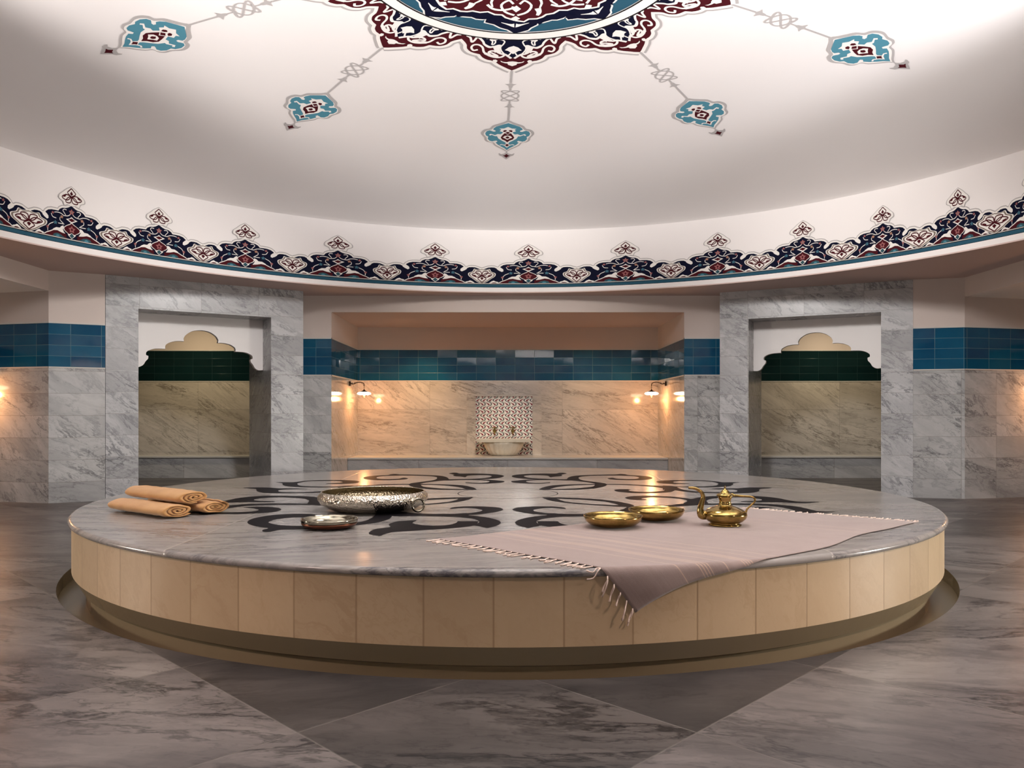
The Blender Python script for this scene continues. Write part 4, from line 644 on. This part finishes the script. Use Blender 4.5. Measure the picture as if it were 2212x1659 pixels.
for c_ in ([(700, 675), (625, 665), (590, 620)], [(850, 730), (780, 690), (780, 650)], [(870, 740), (740, 740)], [(640, 745), (560, 780), (520, 830), (520, 880)], [(860, 615), (800, 590), (720, 585), (660, 595)], [(900, 600), (870, 570), (840, 540), (870, 518), (920, 522)], [(1000, 575), (950, 605), (860, 615)]):
    P.stroke(sm2(K(c_)), .0065, 'cream', 4, mirror=True)
def cartouche(cy_, sg, lay, layers, s_=1.0, cu=0.0):
    base = [(0, .09), (.055, .078), (.095, .088), (.115, .055), (.165, .035), (.16, .0), (.115, -.03), (.065, -.065), (0, -.095)]
    for sc, m_ in layers:
        h = [(-x*sc*s_, y*sc*s_) for x, y in base]; h = sm2(h, 3)
        P.poly([(cu+x, cy_+sg*y) for x, y in h]+[(cu-x, cy_+sg*y) for x, y in reversed(h) if abs(x) > 1e-4], m_, lay); lay += 1
    for c_ in ([(0, 0), (-.05, .035), (-.10, .03), (-.12, .012), (-.06, -.012), (0, 0)], [(0, .0), (-.012, .05), (-.055, .058), (-.075, .045), (-.04, .01), (0, 0)], [(0, 0), (-.05, -.03), (-.025, -.055), (0, -.075)]):
        q = sm2(c_, 4)
        for sg2 in (1, -1): P.stroke([(cu+sg2*x*s_, cy_+sg*y*s_) for x, y in q], .0095, 'maroon', lay)
    for sg2 in (1, -1): P.poly([(cu+sg2*x*s_, cy_+sg*y*s_) for x, y in ((-.02, -.025), (0, -.01), (0, -.05))], 'maroon', lay)
    for sg2 in (1, -1): P.poly([(cu+sg2*x*s_, cy_+sg*y*s_) for x, y in ((-.115, .018), (-.07, -.02), (-.072, .006), (-.085, .012))], 'maroon', lay)
cartouche(.375, -1, 2, ((1.0, 'pgrey'), (.93, 'cream')), 1.0)
fr_d = P.data((.10, .2))
P = Paint(); cartouche(.082, 1, 9, ((1.0, 'cream'), (.94, 'umber'), (.84, 'cream')), .98)
ca_d = P.data((.10, .2))
FA = [radians(a) for a in (-88.5, -80.0, -71.5, -61.6, -50.9, -39.5, -26.4, -12.0, 2.1, 16.7, 30.1, 41.8, 52.1, 61.1, 69.5, 78.0, 87.0)]
FA += [radians(87+184.5*k/14) for k in range(1, 15)]; FA.append(FA[1]+2*pi)
def drum_pt(az, z, lay):
    r = CR-.0035-lay*.0011; return (CX+r*sin(az), CY+r*cos(az), ZCL+.112+z)
datas = []; maps = []
for i in range(1, len(FA)-1):
    def f(x, y, l, a=FA[i], p=FA[i-1], n_=FA[i+1]): return drum_pt(a+(x/.545*(a-p)/2 if x < 0 else x/.545*(n_-a)/2), y, l)
    def g(x, y, l, a=(FA[i]+FA[i+1])/2): return drum_pt(a+x/CR*((FA[8]-FA[7])*0+1), y, l)
    datas += [fr_d, ca_d]; maps += [f, g]
wrap('painted_frieze', datas, maps, cl)
# ------------------------------------------------------------------ niche portals
def portal(p1, p2, o0, o1, label, mirror, hz=ZCL):
    """p1,p2 plan ends left to right as seen from the slab; o0,o1 opening along it"""
    d = Vector((p2[0]-p1[0], p2[1]-p1[1], 0)); L = d.length; d.normalize(); n = Vector((-d.y, d.x, 0))
    if n.y < 0: n = -n
    ang = atan2(d.y, d.x); root = empty('niche_portal', (p1[0], p1[1], 0), ang)
    tag(root, label, 'doorway', 'niche portals')
    T = ZC+1.106; DEP = 1.0
    def bx(name, bl, mats, **k): return boxes(name, bl, mats, root, **k)
    bx('jamb', [(0, o0, 0, DEP, 0, T)], ['portal']); bx('jamb', [(o1, L, 0, DEP, 0, T)], ['portal'])
    bx('lintel', [(0, L, 0, DEP, T, hz-.001)], ['portal'])
    w = (o1-o0)/2; c_ = (o0+o1)/2
    H = []
    for seg in ([(1, .515), (.93, .512), (.87, .535), (.835, .575), (.80, .605), (.795, .635)], [(.83, .645), (.825, .675), (.78, .70), (.70, .718), (.60, .722), (.545, .722)],
                [(.55, .745), (.53, .772), (.46, .80), (.36, .815), (.265, .815)], [(.272, .845), (.24, .885), (.17, .922), (.09, .943), (0, .95)]):
        H += [tuple(p)[:2] for p in cr([(x, z, 0) for x, z in seg], 5)]
    pts = [(c_+w*x, ZC+z) for x, z in H]+[(c_-w*x, ZC+z) for x, z in reversed(H[:-1])]
    yf, yb = .36, .43; V = []; Fc = []; outl = pts+[(c_-w, T), (c_+w, T)]; n_ = len(outl)
    for y_ in (yf, yb):
        for x, z in outl: V.append((x, y_, z))
    for tri in tessellate_polygon([[Vector((x, z, 0)) for x, z in outl]]):
        Fc += [tuple(tri), tuple(n_+t for t in tri)[::-1]]
    for i in range(n_): Fc.append((i, (i+1) % n_, n_+(i+1) % n_, n_+i))
    arch = mesh('scalloped_arch', V, Fc, ['arch'], root); bm = bmesh.new(); bm.from_mesh(arch.data)
    bmesh.ops.recalc_face_normals(bm, faces=bm.faces); bm.to_mesh(arch.data); bm.free(); arch['label'] = 'white plaster scalloped arch panel'
    return root
portal(PL1, PL2, .31, 1.70, 'grey marble niche portal with white scalloped arch, left of the basin alcove, behind the towels', 0)
_L = hypot(PR1[0]-PR2[0], PR1[1]-PR2[1])
portal(PR2, PR1, .33, 1.73, 'grey marble niche portal with white scalloped arch, right of the basin alcove, behind the ewer', 1)
# ================================================================== THINGS
ST = .362                                            # slab top height
slab = tag(empty('heated_marble_slab', (SX, SY, 0)), 'large round grey marble bathing slab with black scroll inlay in the middle of the floor', 'bathing slab')
top = lathe('slab_top', [(0.0005, ST), (1.3, ST), (SR-.012, ST), (SR-.003, ST-.003), (SR+.006, ST-.013), (SR+.003, ST-.025), (SR-.012, ST-.03), (1.0, ST-.031), (0.0005, ST-.031)], ['top'], slab, segs=NS)
for p_ in top.data.polygons: p_.use_smooth = abs(p_.normal.z) < .98
sd = []
V = []; Fc = []; uv = []
for i in range(NS):
    a = 2*pi*i/NS-pi/2
    for r, z in ((SR-.012, .089), (SR-.012, ST-.029)): V.append((r*cos(a), r*sin(a), z)); uv.append((i/NS*2*pi*SR, z))
for i in range(NS):
    j = (i+1) % NS; Fc.append((2*i, 2*j, 2*j+1, 2*i+1))
me_uv = [c for c in uv]
o = mesh('side_facing', V, Fc, ['side'], slab, smooth=True)
l = o.data.uv_layers.new(name='UVMap')
for p_ in o.data.polygons:
    i = p_.index
    for li, vi in zip(p_.loop_indices, p_.vertices):
        k = vi//2; kk = NS if (i == NS-1 and k == 0) else k
        l.data[li].uv = (kk/NS*66*.2475, V[vi][2])
o['label'] = 'warm cream alabaster side panels'
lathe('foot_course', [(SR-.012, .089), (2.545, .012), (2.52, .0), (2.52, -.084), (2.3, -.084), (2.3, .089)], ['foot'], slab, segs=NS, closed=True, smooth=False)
# black marble scrolls set in the slab top
V = []; Fc = []
P = Paint()
for k_, s_ in enumerate(INLAY):
    P.poly([(x-SX, y-SY) for x, y in s_], 'inlay', k_); P.poly([(-(x-SX), y-SY) for x, y in s_], 'inlay', k_+.5)
wrap('scroll_inlay', [P.data((5, 5))], [lambda x, y, l: (x, y, ST+.0006+l*.00003)], slab)['label'] = 'black marble scrollwork inlay'
# thin inlaid ring at the centre and lines of the stone joints
lathe('centre_ring', [(.335, ST+.0005), (.341, ST+.0005)], ['black'], slab, segs=64, smooth=False)
# ------------------------------------------------------------------ alcove: bench, tile panel, basin, taps
bench = tag(empty('marble_bench', (0, 10.86, 0)), 'long low grey marble bench across the alcove under the basin', 'bench')
boxes('bench_top', [(-2.15, 2.15, -.37, .358, .285, .31)], ['trimstone'], bench, bevel=.004)
boxes('bench_base', [(-2.15, 2.15, -.345, .358, 0, .285)], ['bench'], bench)
for nm, x0, x1, lab in (('l', -5.70, -3.35, 'low grey marble bench inside the left niche'), ('r', 3.42, 5.7, 'low grey marble bench inside the right niche')):
    bn = tag(empty('niche_bench', ((x0+x1)/2, 11.1, 0)), lab, 'bench', 'niche benches'); h_ = (x1-x0)/2-.02
    boxes('bench_top', [(-h_, h_, -.20, .18, .285, .31)], ['trimstone'], bn, bevel=.004)
    boxes('bench_base', [(-h_, h_, -.17, .18, 0, .285)], ['bench'], bn)
tp = tag(empty('tile_panel', (-.053, 11.22, .31)), 'upright panel of white tiles with black waves and red leaves behind the basin', 'tile panel')
w_ = .405; h0, h1 = 0, .835
mesh('patterned_tiles', [(-w_, -.006, h0), (w_, -.006, h0), (w_, -.006, h1), (-w_, -.006, h1)], [(0, 1, 2, 3)], ['wave'], tp, uv=[(0, 0), (2*w_, 0), (2*w_, h1), (0, h1)])
boxes('frame', [(-w_-.13, -w_, -.03, 0, h0, h1+.035), (w_, w_+.13, -.03, 0, h0, h1+.035), (-w_, w_, -.03, 0, h1, h1+.035)], ['wallbig'], tp)
bs = tag(empty('marble_basin', (-.06, 10.975, .31)), 'cream fluted half-round marble wash basin on the alcove bench', 'basin')
lathe('bowl', [(.0005, 0), (.15, .001), (.19, .03), (.235, .095), (.262, .165), (.268, .195), (.25, .195), (.235, .16), (.2, .09), (.1, .04), (.0005, .03)], ['basin'], bs, segs=96, sy=.72, flute=.07, nfl=20)
# rim slab with a round opening
V = []; Fc = []; n_ = 64
for z in (.196, .238):
    for k in range(n_):
        a = 2*pi*k/n_; c_, s_ = cos(a), sin(a); t = min(.372/abs(c_) if abs(c_) > 1e-6 else 9, .205/abs(s_) if abs(s_) > 1e-6 else 9)
        V += [(.22*c_, .15*s_, z), (t*c_, t*s_, z)]
for k in range(n_):
    j = (k+1) % n_; a, b_ = 2*k, 2*j; o_ = 2*n_
    Fc += [(a, b_, b_+1, a+1), (o_+a, o_+a+1, o_+b_+1, o_+b_), (a+1, b_+1, o_+b_+1, o_+a+1), (a, o_+a, o_+b_, b_)]
mesh('rim', V, Fc, ['basin'], bs)
def tap(x, lab):
    t = tag(empty('wall_tap', (x, 11.213, .655)), lab, 'tap', 'basin taps')
    bm = bmesh.new(); tube_bm(bm, [Vector(p) for p in ((0, 0, 0), (0, -.012, 0))], .026, 20); tube_bm(bm, [Vector((0, -.01, 0)), Vector((0, -.06, 0))], .014, 12); bm_obj('body', bm, ['bronze'], t, False)
    tube('spout', [(0, -.055, 0), (0, -.085, -.002), (0, -.105, -.018), (0, -.11, -.045)], [.011, .010, .009, .010], ['bronze'], t)
    bm = bmesh.new()
    tube_bm(bm, [Vector((0, -.045, .01)), Vector((0, -.045, .045))], .007, 10)
    for a in (0, pi/2): tube_bm(bm, [Vector((-.03*cos(a), -.045-.03*sin(a), .045)), Vector((.03*cos(a), -.045+.03*sin(a), .045))], .0065, 8)
    for a in range(4): bmesh.ops.create_uvsphere(bm, u_segments=8, v_segments=6, radius=.010, matrix=Matrix.Translation((.03*cos(a*pi/2), -.045+.03*sin(a*pi/2), .045)))
    bm_obj('handle', bm, ['bronze'], t, True)
tap(-.19, 'small bronze wall tap over the basin, the left one'); tap(.07, 'small bronze wall tap over the basin, the right one')
# ------------------------------------------------------------------ wall sconces
def sconce(x, y, nx, ny, lab, power=12):
    s = empty('wall_sconce', (x, y, 1.315), atan2(ny, nx)); tag(s, lab, 'wall lamp', 'wall sconces')
    boxes('backplate', [(0, .022, -.022, .022, -.04, .028)], ['iron'], s, bevel=.006)
    bm = bmesh.new(); ap = cr([(.02, 0, -.005), (.06, 0, -.012), (.10, 0, .006), (.15, 0, .012), (.195, 0, -.004), (.202, 0, -.04)], 6); tube_bm(bm, ap, [.0065]*len(ap), 8)
    sp_ = cr([(.05+.030*(1-t/9)*cos(t*.9+2.4)+.02, 0, .0+.016*(1-t/9)*sin(t*.9+2.4)) for t in range(9)], 3); tube_bm(bm, sp_, .0038, 6); bm_obj('arm', bm, ['iron'], s, True)
    bm = bmesh.new()
    for k in range(3):
        rg = [Vector((.202+(.006*cos(t) if k % 2 else 0), (0 if k % 2 else .006*cos(t)), -.045-k*.012+.009*sin(t))) for t in [2*pi*q/12 for q in range(13)]]
        tube_bm(bm, rg, .0018, 5)
    tube_bm(bm, [Vector((.202, 0, -.078)), Vector((.202, 0, -.10))], .004, 8); bm_obj('chain', bm, ['iron'], s, True)
    L = (.202, 0, 0)
    lathe('cap', [(.0005, -.082), (.006, -.085), (.012, -.098), (.036, -.110), (.055, -.118), (.05, -.121), (.0005, -.116)], ['iron'], s, segs=24, loc=L)
    lathe('lamp_shade', [(.0005, -.118), (.05, -.120), (.082, -.128), (.095, -.141), (.086, -.153), (.055, -.161), (.0005, -.163)], ['glow'], s, segs=32, loc=L)['label'] = 'glowing frosted glass shade'
    sh_ = [q for q in s.children if q.name.startswith('lamp_shade')][0]
    f = lathe('finial', [(.0005, -.160), (.045, -.163), (.034, -.172), (.012, -.178), (.010, -.186), (.006, -.192), (.0005, -.196)], ['iron'], sh_, segs=20, loc=L)
    l = light('POINT', 'sconce_bulb', (0, 0, 0), power, (1, .42, .14), size=.025); l.parent = s; l.location = (.202, 0, -.215)
sconce(-2.153, 10.62, 1, 0, 'lit wall lamp with flat glass shade on the left side wall of the basin alcove')
sconce(2.153, 10.62, -1, 0, 'lit wall lamp with flat glass shade on the right side wall of the basin alcove')
sconce(-5.50, 8.088, .24, -.97, 'lit wall lamp on the side bay wall beyond the left edge of the picture', 16)
sconce(5.95, 8.53, -.23, -.97, 'lit wall lamp on the side bay wall beyond the right edge of the picture', 16)
# ------------------------------------------------------------------ rolled towels
def towel(p0, p1, z, lab, seed, roll=0.0, w=.100, h=.037):
    """p0 far end, p1 near end that shows the spiral"""
    rnd = random.Random(seed); d = Vector((p1[0]-p0[0], p1[1]-p0[1], 0)); L = d.length
    root = tag(empty('rolled_towel', (p0[0], p0[1], z), atan2(d.y, d.x)), lab, 'towel', 'rolled tan towels on the slab')
    turns = 3.1; n = 110; T0 = .30
    def rad(t):   # 0..1
        return (1-t)*.97+.16*t if False else 1-.84*t
    sec = []
    outer = []; inner = []
    ph = [rnd.uniform(0, 6) for _ in range(5)]
    for i in range(n+1):
        t = i/n; a = -pi/2+roll-t*turns*2*pi
        wob = 1+.05*sin(3*a+ph[0])*t+.04*sin(5*a+ph[1])*t
        r = rad(t)*wob; th = .84/turns*.80
        outer.append((r*cos(a), r*sin(a))); inner.append(((r-th)*cos(a), (r-th)*sin(a)) if r > th else (0, 0))
    def pt(c, x):
        xx = x/L; e = min(xx, 1-xx)*L; k = 1-.10*math.exp(-e/.018)
        f = 1+.02*sin(9*xx+ph[2])
        hh = h*f*k; ww = w*k
        yy = c[0]*ww; zz = c[1]*hh+h
        if zz < .008: zz = .004+.004*zz/.008 if zz > 0 else .003
        return (x, yy, zz+.0015*sin(40*xx+c[0]*5+ph[3]))
    m_ = 22; V = []; Fc = []
    for k in range(m_+1):
        x = L*(.5-.5*cos(pi*k/m_))
        for c in outer: V.append(pt(c, x+.006*sin(5*c[0]+ph[4])*(k/m_)))
        for c in inner: V.append(pt(c, x-.003))
    N = n+1
    for k in range(m_):
        a, b_ = k*2*N, (k+1)*2*N
        for i in range(n):
            Fc += [(a+i, b_+i, b_+i+1, a+i+1), (a+N+i, a+N+i+1, b_+N+i+1, b_+N+i)]
        Fc += [(a, a+N, b_+N, b_), (a+n, b_+n, b_+N+n, a+N+n)]
    for base, rev in ((0, 0), (m_*2*N, 1)):
        for i in range(n):
            q = (base+i, base+i+1, base+N+i+1, base+N+i); Fc.append(q[::-1] if rev else q)
    o = mesh('rolled_cloth', V, Fc, ['towel'], root, smooth=True)
    bm = bmesh.new(); bm.from_mesh(o.data); bmesh.ops.remove_doubles(bm, verts=bm.verts, dist=1e-5); bmesh.ops.recalc_face_normals(bm, faces=bm.faces); bm.to_mesh(o.data); bm.free()
    return root
towel((-2.17, 4.40), (-1.705, 4.05), ST+.001, 'rolled tan towel, bottom front one of the stack of three', 1, .9)
towel((-2.03, 4.56), (-1.575, 4.21), ST+.001, 'rolled tan towel, bottom rear one of the stack of three', 2, 2.6)
towel((-2.13, 4.52), (-1.665, 4.16), ST+.060, 'rolled tan towel lying on top of the other two', 3, .2)
# ------------------------------------------------------------------ metalware
sb = tag(empty('hammered_bowl', (-.76, 4.42, ST+.0012)), 'wide hammered silver bowl with a ring handle on the slab', 'bowl')
lathe('bowl_body', [(.0005, 0), (.19, .0005), (.245, .010), (.29, .036), (.309, .062), (.306, .082), (.292, .100), (.287, .104), (.284, .104), (.283, .1015)], ['silver'], sb, segs=96)
lathe('bowl_lining', [(.2832, .1015), (.287, .094), (.300, .076), (.302, .062), (.284, .042), (.24, .018), (.19, .009), (.0005, .007)], ['shadesilver'], sb, segs=96)['label'] = 'darker hammered inside of the bowl'
ah = -.62; hx, hy = .309*cos(ah), .309*sin(ah)
lathe('handle_boss', [(.0005, -.001), (.022, 0), (.020, .008), (.008, .014), (.0005, .015)], ['silver'], sb, segs=20)
hb = sb.children[-1]; hb.location = (hx*.985, hy*.985, .062); hb.rotation_euler = (0, pi/2, ah)
ring = [(hx+.030*cos(ah)+.034*cos(t)*cos(ah+1.15), hy+.030*sin(ah)+.034*cos(t)*sin(ah+1.15), .046+.034*sin(t)) for t in [2*pi*k/20 for k in range(20)]]
tube('ring_handle', ring, .0062, ['tin'], sb, 10, 3, closed=True)
ds = tag(empty('shallow_dish', (-.845, 3.705, ST+.0012)), 'small shallow copper dish with silvery lining, in front of the hammered bowl', 'dish')
lathe('dish_body', [(.0005, 0), (.085, .0005), (.118, .008), (.129, .020), (.131, .026), (.126, .026), (.115, .014), (.08, .008), (.0005, .006)], ['copper'], ds, segs=64)
lathe('dish_lining', [(.0005, .0085), (.085, .010), (.112, .020), (.124, .034), (.128, .044), (.1325, .045), (.133, .040), (.1305, .0275), (.127, .027), (.1165, .017), (.085, .009), (.0005, .0075)], ['tin'], ds, segs=64)['label'] = 'silvery tinned lining'
bprof = [(.0005, .003), (.045, .003), (.055, 0), (.075, .002), (.108, .012), (.129, .028), (.138, .045), (.139, .056), (.1365, .0565), (.134, .046), (.124, .031), (.104, .016), (.07, .008), (.0005, .008)]
ZK = ST+.0062
for x, y, lab in ((.497, 3.70, 'shallow brass bowl, the left and nearer of the two on the pink cloth'), (.747, 3.935, 'shallow brass bowl, the right and farther of the two, by the cloth edge')):
    bb = tag(empty('brass_bowl', (x, y, ZK)), lab, 'bowl', 'brass bowls on the pink cloth')
    lathe('bowl_body', bprof, ['brass'], bb, segs=72)
ew = tag(empty('brass_ewer', (1.042, 3.754, ZK), 0), 'brass ewer with long curved spout and domed lid on the pink cloth', 'ewer')
lathe('body', [(.0005, .003), (.062, .001), (.076, .0), (.078, .005), (.070, .009), (.066, .012), (.082, .020), (.098, .034), (.104, .050), (.100, .062), (.082, .076), (.056, .086), (.034, .094), (.028, .100), (.030, .103), (.0285, .106), (.0265, .112), (.029, .124), (.0335, .134), (.0335, .138), (.0005, .138)], ['brass'], ew, segs=64)
lid = lathe('lid', [(.034, .138), (.040, .140), (.0405, .144), (.037, .148), (.033, .151), (.030, .152), (.022, .155), (.020, .160), (.016, .166), (.010, .170), (.006, .172), (.0045, .178), (.003, .184), (.0005, .190)], ['brass'], ew, segs=48)
tube('spout', [(-.092, 0, .048), (-.112, -.002, .050), (-.119, -.003, .075), (-.113, -.003, .105), (-.106, -.003, .132), (-.112, -.003, .154), (-.130, -.003, .170), (-.152, -.003, .178), (-.176, -.003, .179)], [.022, .021, .0155, .0125, .0105, .009, .0078, .007, .0058], ['brass'], ew, 14, 8)
tube('handle', [(.030, 0, .140), (.052, 0, .142), (.085, 0, .139), (.125, 0, .136), (.143, 0, .126), (.140, 0, .110), (.122, 0, .092), (.105, 0, .074), (.098, 0, .050)], [.006, .0055, .005, .0045, .005, .0045, .0042, .0045, .007], ['brass'], ew, 10, 6)
bm = bmesh.new(); tube_bm(bm, [Vector((.036, -.012, .146)), Vector((.036, .012, .146))], .0055, 10); tube_bm(bm, [Vector((.030, 0, .150)), Vector((.050, 0, .143))], .004, 8); bm_obj('lid_hinge', bm, ['brass'], lid, True)
# ------------------------------------------------------------------ fringed cotton cloth, one corner hanging over the rim
A, B, C_, D = (-.302, 3.355), (1.303, 4.468), (2.03, 3.865), (.470, 2.585)
cl_root = tag(empty('fringed_cloth', (0, 0, 0)), 'pale pink striped cotton cloth with a fringe, one corner hanging over the slab rim', 'cloth')
LU, LV = 1.953, .94
def cpos(u, v):
    """u,v 0..1"""
    x = (1-u)*(1-v)*A[0]+u*(1-v)*B[0]+u*v*C_[0]+(1-u)*v*D[0]
    y = (1-u)*(1-v)*A[1]+u*(1-v)*B[1]+u*v*C_[1]+(1-u)*v*D[1]
    edge = .008*sin(u*21)*((v > .5)*2-1)*(abs(v-.5)*2)**3
    y += edge; x += .006*sin(v*17)*(1 if u > .5 else -1)*(abs(u-.5)*2)**3
    bu = .085*v*v*sin(pi*min(1, u*1.25))**2; x += .64*bu; y -= .76*bu
    dx, dy = x-SX, y-SY; r = hypot(dx, dy); z = ST+.0042
    z += .0035*max(0, sin(14*u+5*v)*sin(9*v-4*u+1))*min(1, min(u, 1-u, v, 1-v)*9)*(0 if hypot(x-.62, y-3.8) < .36 or hypot(x-1.05, y-3.75) < .2 else 1)
    RE = SR+.009; e = r-RE+.012
    if e > 0:
        rr = .013; q = min(e, rr*pi/2); a = q/rr
        r2 = RE-.012+rr*sin(a); z2 = -rr*(1-cos(a))
        if e > rr*pi/2: z2 -= (e-rr*pi/2); r2 += .006*sin((e)*30)+.006*sin(u*30)*min(1, e*10)
        x, y = SX+dx/r*r2, SY+dy/r*r2; z = ST+.0045+z2+.004*0
    return Vector((x, y, z))
nu, nv = 150, 90; V = []; uv = []; Fc = []
for j in range(nv+1):
    for i in range(nu+1): V.append(cpos(i/nu, j/nv)); uv.append((i/nu*LU, j/nv*LV))
for j in range(nv):
    for i in range(nu): a = j*(nu+1)+i; Fc.append((a, a+1, a+nu+2, a+nu+1))
o = mesh('woven_cloth', V, Fc, ['cloth'], cl_root, uv=uv, smooth=True)
sm = o.modifiers.new('thickness', 'SOLIDIFY'); sm.thickness = .002; sm.offset = 0
def fringe(u, nm, count, ln):
    bm = bmesh.new(); rnd = random.Random(int(u*10)+5)
    for k in range(count):
        v = (k+.5)/count; p = cpos(u, v); q = cpos(u+(.01 if u < .5 else -.01), v); d = (p-q); hang = p.z < ST-.012
        d.z = 0
        if d.length > 1e-6: d.normalize()
        for s_ in range(2):
            L_ = ln*rnd.uniform(.7, 1.15); pts = [p.copy()]; a = rnd.uniform(-.5, .5); n_ = 6
            side = Vector((-d.y, d.x, 0))
            for m_ in range(1, n_+1):
                t = m_/n_
                if hang: qn = p+Vector((0, 0, -L_*t))+d*(.018*t)+side*(.010*sin(t*4+a*5+s_*3)); rr_ = Vector((qn.x-SX, qn.y-SY, 0)); qn += rr_.normalized()*.006
                else:
                    qn = p+d*(L_*t)+side*(a*.03*t+.010*sin(t*6+a*9+s_*2)*t); qn.z = ST+.003
                    r_ = hypot(qn.x-SX, qn.y-SY)
                    if r_ > SR+.008: 
                        e = r_-SR-.008; f_ = (SR+.012)/r_; qn = Vector((SX+(qn.x-SX)*f_, SY+(qn.y-SY)*f_, ST-e))
                pts.append(qn)
            tube_bm(bm, pts, [.0024]*(len(pts)-1)+[.0034], 5)
    bm_obj(nm, bm, ['fringe'], cl_root, True)
fringe(0, 'fringe', 30, .062); fringe(1, 'fringe', 26, .055)
